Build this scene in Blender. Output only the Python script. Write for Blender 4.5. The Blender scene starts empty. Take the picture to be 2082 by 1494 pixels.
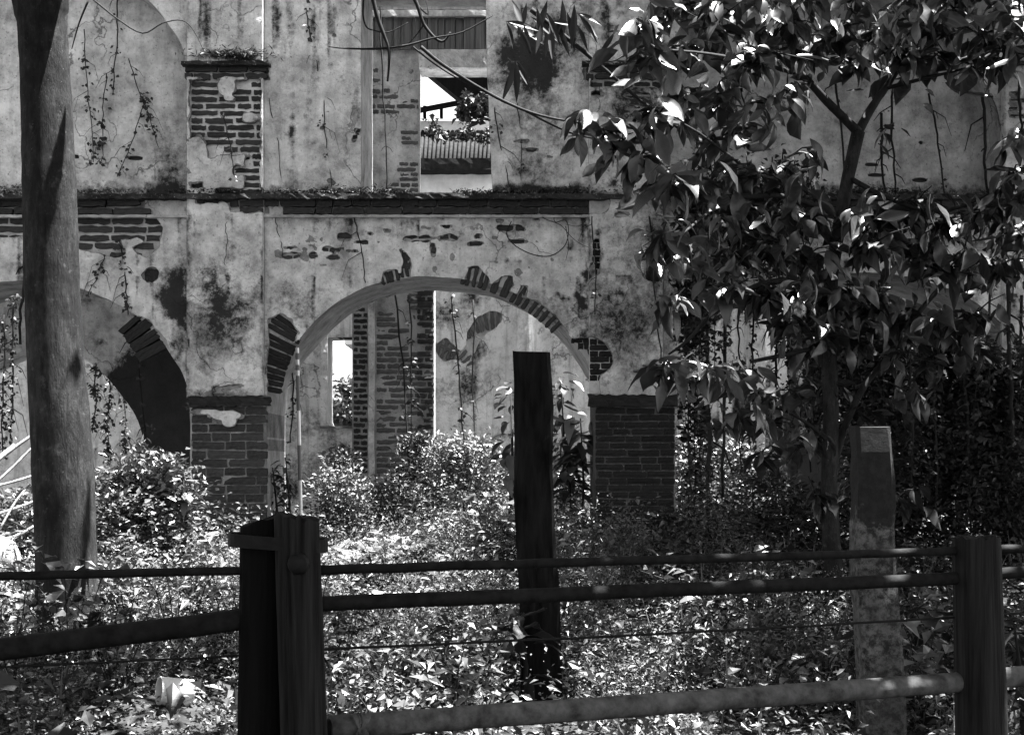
import bpy, math, random
import numpy as np
from mathutils import Vector, Matrix, Euler

random.seed(7); RNG = np.random.default_rng(7)
S = bpy.context.scene
COL = S.collection

# ------------------------------------------------------------------ camera, sky, sun, exposure
F = 2892.0; CX = 1041.0; HY = 943.0; EYE = 1.5      # focal length, vertical axis and horizon, in photo pixels
D = 12.57                                           # metres to the face of the ruin
cam_d = bpy.data.cameras.new('camera'); cam = bpy.data.objects.new('camera', cam_d); COL.objects.link(cam)
cam.location = (0, 0, EYE); cam.rotation_euler = (math.radians(90), 0, 0)
cam_d.sensor_width = 36; cam_d.sensor_fit = 'HORIZONTAL'; cam_d.lens = 36 * F / 2082
cam_d.shift_y = (HY - 747) / 2082
cam_d.clip_start = 0.05; cam_d.clip_end = 1000
S.camera = cam

SUN_ELEV = math.radians(74); SUN_AZ = math.radians(86)   # compass azimuth: 0 = +Y (behind the ruin), 90 = +X (right)
w = bpy.data.worlds.new('World'); S.world = w; w.use_nodes = True
nt = w.node_tree; nt.nodes.clear()
sky = nt.nodes.new('ShaderNodeTexSky'); sky.sky_type = 'NISHITA'; sky.sun_disc = False
sky.sun_elevation = SUN_ELEV; sky.sun_rotation = SUN_AZ
bw = nt.nodes.new('ShaderNodeRGBToBW')               # the photograph is black and white
bg = nt.nodes.new('ShaderNodeBackground'); bg.inputs['Strength'].default_value = 0.05
wo = nt.nodes.new('ShaderNodeOutputWorld')
nt.links.new(sky.outputs[0], bw.inputs[0]); nt.links.new(bw.outputs[0], bg.inputs[0]); nt.links.new(bg.outputs[0], wo.inputs[0])
sl = bpy.data.lights.new('sun', 'SUN'); sl.energy = 5.0; sl.angle = math.radians(0.5); sl.color = (1, 1, 1)
sun = bpy.data.objects.new('sun', sl); COL.objects.link(sun)
sd = Vector((math.sin(SUN_AZ) * math.cos(SUN_ELEV), math.cos(SUN_AZ) * math.cos(SUN_ELEV), math.sin(SUN_ELEV)))
sun.rotation_euler = sd.to_track_quat('Z', 'Y').to_euler(); sun.location = sd * 60
S.view_settings.view_transform = 'Standard'; S.view_settings.look = 'None'
S.view_settings.gamma = 1; S.view_settings.use_curve_mapping = False
S.view_settings.exposure = 3.42

# ------------------------------------------------------------------ helpers
def P(px, py, Y):
    return Vector(((px - CX) * Y / F, Y, EYE - (py - HY) * Y / F))

def lattice(seed):
    return np.random.default_rng(seed).random((256, 256)).astype(np.float32)
LAT = {}
def vnoise(x, y, seed=0):
    if seed not in LAT: LAT[seed] = lattice(seed)
    L = LAT[seed]
    xi = np.floor(x).astype(int); yi = np.floor(y).astype(int)
    fx = x - xi; fy = y - yi
    fx = fx * fx * (3 - 2 * fx); fy = fy * fy * (3 - 2 * fy)
    a = L[yi & 255, xi & 255]; b = L[yi & 255, (xi + 1) & 255]
    c = L[(yi + 1) & 255, xi & 255]; d = L[(yi + 1) & 255, (xi + 1) & 255]
    return (a * (1 - fx) + b * fx) * (1 - fy) + (c * (1 - fx) + d * fx) * fy
def fbm(x, y, scale, seed=0, octs=4):
    """about -1..1, feature size 'scale'"""
    v = 0; a = 1.0; t = 0; x = np.asarray(x, float) / scale + 900.3; y = np.asarray(y, float) / scale + 700.7
    for o in range(octs):
        v = v + a * (vnoise(x, y, seed + o) * 2 - 1); t += a; a *= 0.5; x = x * 2.03; y = y * 2.03
    return v / t * 1.5

def poly_sdf(X, Y, pts):
    """signed distance to a polygon, negative inside"""
    d = np.full(X.shape, 1e9); inside = np.zeros(X.shape, bool); n = len(pts)
    for i in range(n):
        ax, ay = pts[i]; bx, by = pts[(i + 1) % n]
        ex, ey = bx - ax, by - ay; L = ex * ex + ey * ey + 1e-9
        t = np.clip(((X - ax) * ex + (Y - ay) * ey) / L, 0, 1)
        d = np.minimum(d, (X - ax - t * ex) ** 2 + (Y - ay - t * ey) ** 2)
        c = ((ay > Y) != (by > Y)) & (X < ex * (Y - ay) / (ey if abs(ey) > 1e-9 else 1e-9) + ax)
        inside ^= c
    d = np.sqrt(d)
    return np.where(inside, -d, d)
def smooth_pts(pts, k=5):
    out = []; n = len(pts)
    for i in range(n - 1):
        p0 = pts[max(i - 1, 0)]; p1 = pts[i]; p2 = pts[i + 1]; p3 = pts[min(i + 2, n - 1)]
        for j in range(k):
            t = j / k
            out.append(tuple(0.5 * (2 * b + (c - a) * t + (2 * a - 5 * b + 4 * c - d) * t * t + (3 * b - a - 3 * c + d) * t ** 3)
                             for a, b, c, d in zip(p0, p1, p2, p3)))
    out.append(pts[-1]); return out
def rect(X, Y, x0, y0, x1, y1):
    dx = np.maximum(x0 - X, X - x1); dy = np.maximum(y0 - Y, Y - y1)
    return np.maximum(dx, dy)
def ell(X, Y, cx, cy, rx, ry, a=0):
    c, s = math.cos(a), math.sin(a); u = (X - cx) * c + (Y - cy) * s; v = -(X - cx) * s + (Y - cy) * c
    return (np.sqrt((u / rx) ** 2 + (v / ry) ** 2) - 1) * min(rx, ry)

def mesh_np(name, V, Fc, mat, parent=None, smooth=None, attrs=None, link=True):
    """V (n,3); Fc: list of (m,k) int arrays"""
    V = np.asarray(V, np.float32); me = bpy.data.meshes.new(name)
    if not isinstance(Fc, (list, tuple)): Fc = [Fc]
    Fc = [np.asarray(f, np.int32) for f in Fc if len(f)]
    me.vertices.add(len(V)); me.vertices.foreach_set('co', V.ravel())
    tot = np.concatenate([np.full(len(f), f.shape[1], np.int32) for f in Fc])
    loops = np.concatenate([f.ravel() for f in Fc])
    me.loops.add(len(loops)); me.loops.foreach_set('vertex_index', loops)
    me.polygons.add(len(tot)); st = np.concatenate([[0], np.cumsum(tot)[:-1]]).astype(np.int32)
    me.polygons.foreach_set('loop_start', st)
    if smooth is None: smooth = False
    if True:
        sm = np.concatenate([np.full(len(f), bool(smooth) if not isinstance(smooth, (list, tuple)) else bool(smooth[min(i, len(smooth) - 1)])) for i, f in enumerate(Fc)])
        me.polygons.foreach_set('use_smooth', sm)
    for k, a in (attrs or {}).items():
        at = me.attributes.new(k, 'FLOAT', 'POINT'); at.data.foreach_set('value', np.asarray(a, np.float32))
    me.update(calc_edges=True); me.validate()
    me.materials.append(mat)
    o = bpy.data.objects.new(name, me); COL.objects.link(o)
    if parent: o.parent = parent
    return o
def thing(name, label, cat, loc=(0, 0, 0), group=None, kind=None):
    o = bpy.data.objects.new(name, None); COL.objects.link(o); o.location = loc; o.empty_display_size = .1
    tag(o, label, cat, group, kind); return o
def tag(o, label=None, cat=None, group=None, kind=None):
    if label: o['label'] = label
    if cat: o['category'] = cat
    if group: o['group'] = group
    if kind: o['kind'] = kind
    return o
def rel(parent, V):
    """world coordinates -> the parent's (unrotated) local coordinates"""
    return np.asarray(V, float) - np.array(parent.location)[None, :]

class MB:
    def __init__(s): s.v = []; s.q = []; s.t = []; s.n = 0
    def add(s, V, q=(), t=()):
        s.v.append(np.asarray(V, float))
        if len(q): s.q.append(np.asarray(q, int) + s.n)
        if len(t): s.t.append(np.asarray(t, int) + s.n)
        s.n += len(V); return s
    def tube(s, pts, radii, n=8, jit=0.0, cap=True, rnd=RNG):
        pts = [Vector(p) for p in pts]; m = len(pts)
        if not hasattr(radii, '__len__'): radii = [radii] * m
        up = Vector((0.31, 0.2, 0.93)); V = []; prev = None
        for i, p in enumerate(pts):
            d = (pts[min(i + 1, m - 1)] - pts[max(i - 1, 0)]).normalized()
            if prev is None:
                a = d.cross(up)
                if a.length < 1e-3: a = d.cross(Vector((1, 0, 0)))
                a.normalize()
            else:
                a = (prev - d * prev.dot(d)).normalized()
            b = d.cross(a); prev = a
            for k in range(n):
                th = 2 * math.pi * k / n; r = radii[i] * (1 + jit * (rnd.random() - .5))
                V.append(p + (a * math.cos(th) + b * math.sin(th)) * r)
        q = [(i * n + k, i * n + (k + 1) % n, (i + 1) * n + (k + 1) % n, (i + 1) * n + k) for i in range(m - 1) for k in range(n)]
        t = []
        if cap:
            V += [pts[0], pts[-1]]; c0 = m * n; c1 = c0 + 1
            t = [(c0, (k + 1) % n, k) for k in range(n)] + [(c1, (m - 1) * n + k, (m - 1) * n + (k + 1) % n) for k in range(n)]
        return s.add([tuple(v) for v in V], q, t)
    def box(s, c, d, M=None, jit=0.0):
        V = np.array([(x, y, z) for x in (-.5, .5) for y in (-.5, .5) for z in (-.5, .5)]) * np.array(d)
        if jit: V = V + (RNG.random(V.shape) - .5) * jit
        if M is not None: V = V @ np.array(M.to_3x3()).T
        return s.add(V + np.array(c), [(0, 1, 3, 2), (4, 6, 7, 5), (0, 4, 5, 1), (2, 3, 7, 6), (0, 2, 6, 4), (1, 5, 7, 3)])
    def build(s, name, mat, parent=None, smooth=False, attrs=None):
        V = np.concatenate(s.v)
        if parent is not None: V = rel_chain(parent, V)
        fs = []
        if s.q: fs.append(np.concatenate(s.q))
        if s.t: fs.append(np.concatenate(s.t))
        return mesh_np(name, V, fs, mat, parent, smooth, attrs)
def rel_chain(parent, V):
    off = Vector((0, 0, 0)); p = parent
    while p: off += p.location; p = p.parent
    return np.asarray(V, float) - np.array(off)[None, :]

# ------------------------------------------------------------------ materials (all neutral greys: a black and white photograph)
def g(v): return (v, v, v, 1)
class NB:
    def __init__(s, name):
        s.m = bpy.data.materials.new(name); s.m.use_nodes = True; s.t = s.m.node_tree; s.t.nodes.clear()
        s.out = s.n('ShaderNodeOutputMaterial'); s.b = s.n('ShaderNodeBsdfPrincipled')
        s.t.links.new(s.b.outputs[0], s.out.inputs[0]); s.co = s.n('ShaderNodeTexCoord')
    def n(s, ty, **kw):
        x = s.t.nodes.new(ty)
        for k, v in kw.items(): setattr(x, k, v)
        return x
    def l(s, a, b): s.t.links.new(a, b)
    def noise(s, scale, detail=5, rough=.6, vec=None, stretch=None, src='Object'):
        x = s.n('ShaderNodeTexNoise'); x.inputs['Scale'].default_value = scale; x.inputs['Detail'].default_value = detail; x.inputs['Roughness'].default_value = rough
        v = vec or s.co.outputs[src]
        if stretch:
            mp = s.n('ShaderNodeMapping'); mp.inputs['Scale'].default_value = stretch; s.l(v, mp.inputs[0]); v = mp.outputs[0]
        s.l(v, x.inputs['Vector']); return x.outputs[0]
    def ramp(s, fac, stops):
        x = s.n('ShaderNodeValToRGB'); e = x.color_ramp.elements
        while len(e) < len(stops): e.new(0.5)
        for i, (p, v) in enumerate(stops): e[i].position = p; e[i].color = g(v)
        s.l(fac, x.inputs[0]); return x.outputs[0]
    def mix(s, fac, a, b, mode='MIX'):
        x = s.n('ShaderNodeMix', data_type='RGBA', blend_type=mode)
        for i, v in ((0, fac), (6, a), (7, b)):
            if hasattr(v, 'links') or hasattr(v, 'is_linked'): s.l(v, x.inputs[i])
            elif i == 0: x.inputs[0].default_value = v
            else: x.inputs[i].default_value = g(v)
        return x.outputs[2]
    def attr(s, name):
        x = s.n('ShaderNodeAttribute', attribute_name=name); return x.outputs['Fac']
    def bump(s, h, strength, dist=.02):
        x = s.n('ShaderNodeBump'); x.inputs['Strength'].default_value = strength; x.inputs['Distance'].default_value = dist
        s.l(h, x.inputs['Height']); s.l(x.outputs[0], s.b.inputs['Normal'])
    def done(s, col, rough=.9, spec=.2):
        if hasattr(col, 'is_linked'): s.l(col, s.b.inputs['Base Color'])
        else: s.b.inputs['Base Color'].default_value = g(col)
        s.b.inputs['Roughness'].default_value = rough; s.b.inputs['Specular IOR Level'].default_value = spec
        return s.m

def plaster_mat(name, lo, mid, hi, streak=.5, spots=.5):
    b = NB(name)
    n1 = b.noise(.8, 8, .68); n2 = b.noise(4.5, 9, .74); n3 = b.noise(38, 4, .7)
    base = b.ramp(n1, [(.34, lo * .62), (.50, mid), (.64, hi)])
    c = b.mix(.6, base, b.ramp(n2, [(.36, lo * .5), (.5, mid), (.63, hi * 1.08)]))
    # flaking lime: small pale islands
    c = b.mix(b.ramp(n2, [(.60, 0), (.66, .5 * spots)]), c, min(hi * 1.35, .72))
    # rain streaks
    st = b.noise(5, 5, .65, stretch=(2.4, 1, .16))
    c = b.mix(b.ramp(st, [(.52, 0), (.72, streak)]), c, lo * .45)
    # pits and specks
    c = b.mix(b.ramp(n3, [(.30, .75), (.42, 0)]), c, lo * .4)
    c = b.mix(b.ramp(b.noise(90, 2, .5), [(.66, 0), (.74, .5)]), c, .62)
    vo = b.n('ShaderNodeTexVoronoi'); vo.feature = 'DISTANCE_TO_EDGE'; vo.inputs['Scale'].default_value = .8
    wv = b.n('ShaderNodeVectorMath', operation='MULTIPLY_ADD'); nz = b.n('ShaderNodeTexNoise'); nz.inputs['Scale'].default_value = 3; nz.inputs['Detail'].default_value = 6
    b.l(b.co.outputs['Object'], nz.inputs['Vector']); b.l(nz.outputs[1], wv.inputs[0]); wv.inputs[1].default_value = (.7, .7, .7); b.l(b.co.outputs['Object'], wv.inputs[2]); b.l(wv.outputs[0], vo.inputs['Vector'])
    cr = b.mix(b.ramp(b.noise(1.3, 3, .5), [(.48, 0), (.56, 1)]), 0, b.ramp(vo.outputs['Distance'], [(.002, .8), (.007, 0)]))
    c = b.mix(cr, c, .03)
    # mould, and shade painted in on some walls, laid on the mesh as an attribute
    mo = b.n('ShaderNodeMath', operation='ADD'); b.l(b.attr('stain_shade'), mo.inputs[0])
    ms = b.n('ShaderNodeMath', operation='MULTIPLY_ADD'); b.l(b.noise(16, 8, .75), ms.inputs[0]); ms.inputs[1].default_value = 1.5; ms.inputs[2].default_value = -.75
    b.l(ms.outputs[0], mo.inputs[1])
    c = b.mix(b.ramp(mo.outputs[0], [(.20, 0), (.66, .97)]), c, .014)
    b.bump(b.mix(.5, n2, n3), .7, .02)
    return b.done(c, .95, .1)
M_PLASTER = plaster_mat('lime_plaster', .26, .45, .68, .3, .8)
M_WHITE = plaster_mat('whitewashed_plaster', .44, .68, .80, .8, .8)
M_MORTAR = plaster_mat('grey_mortar', .06, .17, .32, .3, .3)
M_MORTAR_DARK = plaster_mat('dark_mortar', .02, .06, .13, .3, .1)
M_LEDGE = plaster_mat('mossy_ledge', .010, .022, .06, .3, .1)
M_LIME = plaster_mat('lime_mortar', .34, .50, .64, .1, .6)
M_SOFFIT = plaster_mat('mortar_core', .22, .32, .44, .05, .3)

def brick_mat(name, lo, hi):
    b = NB(name); oi = b.n('ShaderNodeObjectInfo')
    c = b.ramp(oi.outputs['Random'], [(0, lo), (1, hi)])
    n = b.noise(30, 6, .7, src='Generated'); n2 = b.noise(5, 4, .6, src='Generated')
    c = b.mix(.6, c, b.ramp(n2, [(.3, lo * .6), (.7, hi * 1.2)]))
    c = b.mix(b.ramp(n, [(.62, 0), (.72, .45)]), c, .3)     # crusts of old lime
    b.bump(n, .6, .01); return b.done(c, .95, .1)
M_BRICK = brick_mat('old_brick', .018, .055)
M_BRICK_PALE = brick_mat('limed_brick', .05, .13)
M_BRICK_DARK = brick_mat('dark_brick_crisp', .008, .030)
M_BRICK_PIER = brick_mat('pier_brick_crisp', .016, .06)
def simple_mat(name, lo, hi, scale=12, stretch=None, rough=.8, spec=.3, bump=.4, detail=6, src='Object'):
    b = NB(name); n = b.noise(scale, detail, .65, stretch=stretch, src=src)
    c = b.ramp(n, [(.3, lo), (.7, hi)]); b.bump(n, bump, .01); return b.done(c, rough, spec)
M_CREOSOTE = simple_mat('dark_creosoted_timber', .002, .006, 26, (1, 1, .06), .9, .05, .7)
M_SPLIT = simple_mat('weathered_split_timber', .002, .03, 40, (1, 1, .035), .9, .05, 1.0)
M_POSTDARK = simple_mat('blackened_hardwood', .002, .014, 26, (1, 1, .16), .9, .05, .8)
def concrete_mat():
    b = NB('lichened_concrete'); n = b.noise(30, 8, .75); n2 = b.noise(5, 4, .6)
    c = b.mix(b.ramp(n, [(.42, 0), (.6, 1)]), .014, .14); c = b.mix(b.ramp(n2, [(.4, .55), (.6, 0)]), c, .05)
    sp = b.n('ShaderNodeSeparateXYZ'); b.l(b.co.outputs['Generated'], sp.inputs[0]); ad = b.n('ShaderNodeMath', operation='MULTIPLY_ADD')   # top painted darker to stand in for shade, with a noisy edge
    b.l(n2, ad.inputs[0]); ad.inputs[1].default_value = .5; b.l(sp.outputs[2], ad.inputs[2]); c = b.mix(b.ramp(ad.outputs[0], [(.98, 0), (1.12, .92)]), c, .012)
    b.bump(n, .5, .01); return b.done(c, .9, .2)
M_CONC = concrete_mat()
M_PIPE = simple_mat('dull_painted_pipe', .004, .018, 22, None, .8, .08, .5)
M_PIPE_PALE = simple_mat('rusted_pipe', .025, .13, 16, None, .8, .08, .5)
M_IRON = simple_mat('rusty_iron', .004, .012, 30, None, .7, .15, .3)
def bark_mat():
    b = NB('smooth_grey_bark'); n = b.noise(26, 8, .75, stretch=(1, 1, .3)); n2 = b.noise(3.5, 6, .7); n3 = b.noise(75, 3, .6); n4 = b.noise(9, 7, .75, stretch=(1, 1, .07))
    c = b.ramp(n, [(.3, .007), (.7, .062)]); c = b.mix(b.ramp(n2, [(.4, .8), (.6, 0)]), c, .014)
    c = b.mix(b.ramp(n4, [(.36, .4), (.44, 0)]), c, .01)
    c = b.mix(b.ramp(n3, [(.68, 0), (.74, .45)]), c, .2); c = b.mix(b.ramp(b.noise(14, 6, .7), [(.60, 0), (.70, .4)]), c, .12)
    b.bump(b.mix(.5, n, n4), 1.0, .03); return b.done(c, .95, .05)
M_BARK = bark_mat()
M_TWIG = simple_mat('dark_twig_bark', .006, .024, 30, (1, 1, .2), .85, .15, .5)
M_TWIG_PALE = simple_mat('bleached_dead_wood', .08, .3, 30, None, .85, .15, .5)
def leaf_mat(name, lo, hi, gloss=.38, spec=.5, trans=.25, veins=False):
    b = NB(name); oi = b.n('ShaderNodeObjectInfo')
    n = b.noise(7, 3, .6); r = b.n('ShaderNodeMath', operation='MULTIPLY_ADD')
    b.l(oi.outputs['Random'], r.inputs[0]); r.inputs[1].default_value = .4; b.l(n, r.inputs[2])
    c = b.ramp(r.outputs[0], [(.3, lo), (.95, hi)])
    if veins:
        wv = b.n('ShaderNodeTexWave'); wv.wave_type = 'BANDS'; wv.bands_direction = 'Y'; wv.inputs['Scale'].default_value = 11; wv.inputs['Distortion'].default_value = .6
        b.l(b.co.outputs['Object'], wv.inputs['Vector']); b.bump(wv.outputs[1], .25, .004)
        c = b.mix(b.ramp(wv.outputs[1], [(.86, 0), (.98, .45)]), c, hi * 1.5)
    b.done(c, gloss, spec)
    tr = b.n('ShaderNodeBsdfTranslucent'); b.l(c, tr.inputs[0]); mx = b.n('ShaderNodeMixShader'); mx.inputs[0].default_value = trans
    b.l(b.b.outputs[0], mx.inputs[1]); b.l(tr.outputs[0], mx.inputs[2]); b.l(mx.outputs[0], b.out.inputs[0])
    return b.m
M_LEAF = leaf_mat('glossy_tree_leaf', .009, .036, .33, .6, .06, True)
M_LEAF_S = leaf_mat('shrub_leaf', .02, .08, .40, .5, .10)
M_LEAF_W = leaf_mat('weed_leaf', .02, .085, .42, .5, .10)
M_LEAF_P = leaf_mat('pale_weed_leaf', .07, .12, .5, .5, .2)
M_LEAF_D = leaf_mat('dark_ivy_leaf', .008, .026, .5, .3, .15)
M_BAMBOO = leaf_mat('bamboo_leaf', .010, .024, .5, .3, .2)
M_GROUND = simple_mat('leaf_litter_soil', .006, .04, 9, None, .95, .1, 1.0, 9)
M_LITTER = simple_mat('dead_leaf', .012, .07, 3, None, .9, .1, .3)
M_STONE = simple_mat('fallen_masonry', .05, .15, 8, None, .95, .1, .8)
M_PALE = simple_mat('pale_weathered_sheet', .55, .72, 9, None, .8, .2, .3)
M_TIN = simple_mat('whitewashed_tin', .5, .75, 9, None, .45, .4, .15)
M_PWHITE = simple_mat('pole_white_paint', .12, .17, 20, None, .5, .4, .1)
M_PBLACK = simple_mat('pole_dark_paint', .012, .02, 20, None, .5, .4, .1)
M_BOARD = simple_mat('weathered_boards', .05, .17, 20, (1.5, 1, .05), .9, .1, .6)
M_HOUSEW = simple_mat('far_limewashed_wall', .5, .9, 2.2, None, .9, .1, .2)
M_TILE = simple_mat('old_roof_tile', .005, .028, 9, None, .9, .1, .5)

# ------------------------------------------------------------------ ground
def ground_z(x, y):
    y = np.asarray(y, float); x = np.asarray(x, float)
    z = np.where(y < D, .055 * np.maximum(y, -20), .055 * D) + .05 * fbm(x * 100, y * 100, 140, 41, 4) + .03 * fbm(x * 100, y * 100, 30, 45, 3)
    z = z + .10 * np.exp(-((x - .2) ** 2 / 6 + (y - 10.4) ** 2 / 2.2))
    return np.where(np.abs(x) + np.abs(y) > 60, z * .3, z)
def axis(lo, hi, fine0, fine1, f, cstep):
    a = list(np.arange(fine0, fine1, f)); v = fine1; s = f
    while v < hi: a.append(v); s = min(s * 1.35, cstep); v += s
    v = fine0; s = f
    while v > lo: s = min(s * 1.35, cstep); v -= s; a.append(v)
    return np.array(sorted(a))
gx = axis(-400, 400, -8, 8, .12, 60); gy = axis(-60, 700, 2, 19, .12, 60)
GX, GY = np.meshgrid(gx, gy); GZ = ground_z(GX, GY)
idx = np.arange(GX.size).reshape(GX.shape)
gq = np.stack([idx[:-1, :-1], idx[:-1, 1:], idx[1:, 1:], idx[1:, :-1]], -1).reshape(-1, 4)
o = mesh_np('ground', np.stack([GX, GY, GZ], -1).reshape(-1, 3), gq, M_GROUND, None, True)
tag(o, kind='structure')
def gz(x, y): return float(ground_z(np.array([x]), np.array([y]))[0])

# ------------------------------------------------------------------ masonry builders
def slab(name, xs, ys, Yf, thick, sdf, mat, parent, relief=None, stain_shade=None, rim_smooth=False):
    """front sheet on the plane Y=Yf laid out in photo pixels, kept where sdf>0, edges carried back by 'thick'"""
    X, Y = np.meshgrid(np.asarray(xs, float), np.asarray(ys, float)); V = sdf(X, Y)
    ny, nx = X.shape
    kc = (V[:-1, :-1] + V[1:, :-1] + V[:-1, 1:] + V[1:, 1:]) > 0
    # snap rim vertices on to the outline
    dY, dX = np.gradient(V); sx = np.gradient(X, axis=1); sy = np.gradient(Y, axis=0); gxv = dX / sx; gyv = dY / sy
    gm = gxv ** 2 + gyv ** 2 + 1e-6
    kp = np.zeros((ny + 1, nx + 1), bool); kp[1:-1, 1:-1] = kc
    cnt = kp[:-1, :-1].astype(int) + kp[1:, :-1] + kp[:-1, 1:] + kp[1:, 1:]
    brd = (cnt > 0) & (cnt < 4); brd[0, :] = brd[-1, :] = False; brd[:, 0] = brd[:, -1] = False
    mv = np.where(brd, 1, 0) * np.clip(-V / gm, -8, 8)
    ddx = np.clip(mv * gxv, -sx * .6, sx * .6); ddy = np.clip(mv * gyv, -sy * .6, sy * .6)
    Xs = X + ddx; Ys = Y + ddy
    s = Yf / F
    R = relief(X, Y) if relief is not None else 0 * X
    P3 = np.stack([(Xs - CX) * s, Yf - R, EYE - (Ys - HY) * s], -1).reshape(-1, 3)
    idx = np.arange(ny * nx).reshape(ny, nx)
    q = np.stack([idx[:-1, :-1], idx[1:, :-1], idx[1:, 1:], idx[:-1, 1:]], -1)[kc]
    back = P3.copy(); back[:, 1] = Yf + thick; N = ny * nx
    up = kp[:-2, 1:-1]; dn = kp[2:, 1:-1]; lf = kp[1:-1, :-2]; rt = kp[1:-1, 2:]
    E = []
    for m, a, b in ((kc & ~up, idx[:-1, :-1], idx[:-1, 1:]), (kc & ~dn, idx[1:, 1:], idx[1:, :-1]),
                    (kc & ~lf, idx[1:, :-1], idx[:-1, :-1]), (kc & ~rt, idx[:-1, 1:], idx[1:, 1:])):
        E.append(np.stack([a[m], b[m], b[m] + N, a[m] + N], -1))
    E = np.concatenate(E); VV = np.concatenate([P3, back])
    st = stain_shade(X, Y).ravel() if stain_shade is not None else np.zeros(N)
    # drop unused vertices
    used = np.zeros(len(VV), bool); used[q.ravel()] = True; used[E.ravel()] = True
    mp = np.cumsum(used) - 1; VV = VV[used]; st = np.concatenate([st, st * .6])[used]
    # rim vertices duplicated so front stays smooth and the edge crisp
    q = mp[q]; E = mp[E]; n0 = len(VV); VV2 = VV[E.ravel()]; st2 = st[E.ravel()]; E2 = np.arange(E.size).reshape(-1, 4) + n0
    return mesh_np(name, rel_chain(parent, np.concatenate([VV, VV2])), [q, E2], mat, parent, [True, False], {'stain_shade': np.concatenate([st, st2])})

def brick_mesh(seed, rag=1.0):
    r = np.random.default_rng(seed); nx, nz = 6, 3
    V = []
    for k in range(nz):
        for i in range(nx):
            x = i / (nx - 1) - .5; z = k / (nz - 1) - .5
            x += (r.random() - .5) * .05; z += (r.random() - .5) * (.2 if k != 1 else .1) * rag
            if i in (0, nx - 1) and k != 1: x *= .965; z *= 1 - .1 * rag
            V.append((x, -.5 + (r.random() * .04 if 0 < i < nx - 1 and k == 1 else .02 + r.random() * .06), z))
    q = [(k * nx + i, k * nx + i + 1, (k + 1) * nx + i + 1, (k + 1) * nx + i) for k in range(nz - 1) for i in range(nx - 1)]
    loop = [i for i in range(nx)] + [k * nx + nx - 1 for k in range(1, nz)] + [(nz - 1) * nx + i for i in range(nx - 2, -1, -1)] + [k * nx for k in range(nz - 2, 0, -1)]
    n0 = len(V)
    for i in loop: V.append((V[i][0], .5, V[i][2]))
    L = len(loop)
    for j in range(L): q.append((loop[(j + 1) % L], loop[j], n0 + j, n0 + (j + 1) % L))
    me = bpy.data.meshes.new('brick'); me.from_pydata(V, [], q); me.update(); return me
BRICKS = {}
def brick_set(mat):
    if mat.name not in BRICKS:
        L = []
        for s_ in range(14):
            me = brick_mesh(100 + s_, .6 if 'crisp' in mat.name else 1.5); me.materials.append(mat); L.append(me)
        BRICKS[mat.name] = L
    return BRICKS[mat.name]
BCOUNT = {}
def put_brick(parent, c, dims, mat, rot=0.0):
    """c: world centre of the brick's front part; dims (length, depth, height) in metres"""
    me = random.choice(brick_set(mat)); o = bpy.data.objects.new('brick', me); COL.objects.link(o); o.parent = parent
    off = Vector((0, 0, 0)); p = parent
    while p: off += p.location; p = p.parent
    o.location = Vector(c) - off; o.scale = dims
    o.rotation_euler = (random.uniform(-.02, .02), rot + random.uniform(-.012, .012), random.uniform(-.02, .02))
    BCOUNT[parent.name] = BCOUNT.get(parent.name, 0) + 1
    return o
def lay(parent, x0, y0, x1, y1, Yf, course, length, mat, mask=None, joint=2.6, proud=.012, depth=.09, skip=.0, need=.3, headers=.22):
    """courses of bricks in photo pixels on the plane Yf; mask(x,y)>0 says where the plaster has gone"""
    s = Yf / F; n = int(round((y1 - y0) / course)); 
    for k in range(n):
        yc = y0 + (k + .5) * (y1 - y0) / n; x = x0 - (k % 2) * length * .5 - random.uniform(0, .15) * length
        while x < x1:
            L = length * random.uniform(.9, 1.12) * (.52 if random.random() < headers else 1)
            a = max(x, x0); b = min(x + L, x1); x += L
            if b - a < length * .14: continue
            if random.random() < skip: continue
            if mask is not None:
                mx, my = np.meshgrid(np.linspace(a + 1, b - 1, 7), np.linspace(yc - course * .35, yc + course * .35, 3))
                if (mask(mx, my) > 0).mean() < need: continue
            hh = course - joint + random.uniform(-.8, .8)
            pr = proud + random.uniform(-.006, .006)
            c = ((.5 * (a + b) - CX) * s, Yf - pr + depth / 2, EYE - (yc + random.uniform(-.7, .7) - HY) * s)
            put_brick(parent, c, ((b - a - joint) * s, depth, hh * s), mat)
def voussoirs(parent, cx, cy, pts, Yf, mat, wpx=9, lpx=46, proud=.012, depth=.09):
    """single radial bricks: (angle deg from vertical, inner radius px, outer radius px)"""
    s = Yf / F
    for a, r0, r1 in pts:
        t = math.radians(a + random.uniform(-.6, .6)); rm = .5 * (r0 + r1)
        c = ((cx + rm * math.sin(t) - CX) * s, Yf - proud + depth / 2, EYE - (cy - rm * math.cos(t) - HY) * s)
        put_brick(parent, c, ((r1 - r0) * s, depth, wpx * s), mat, rot=-(math.pi / 2) + t)

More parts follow.
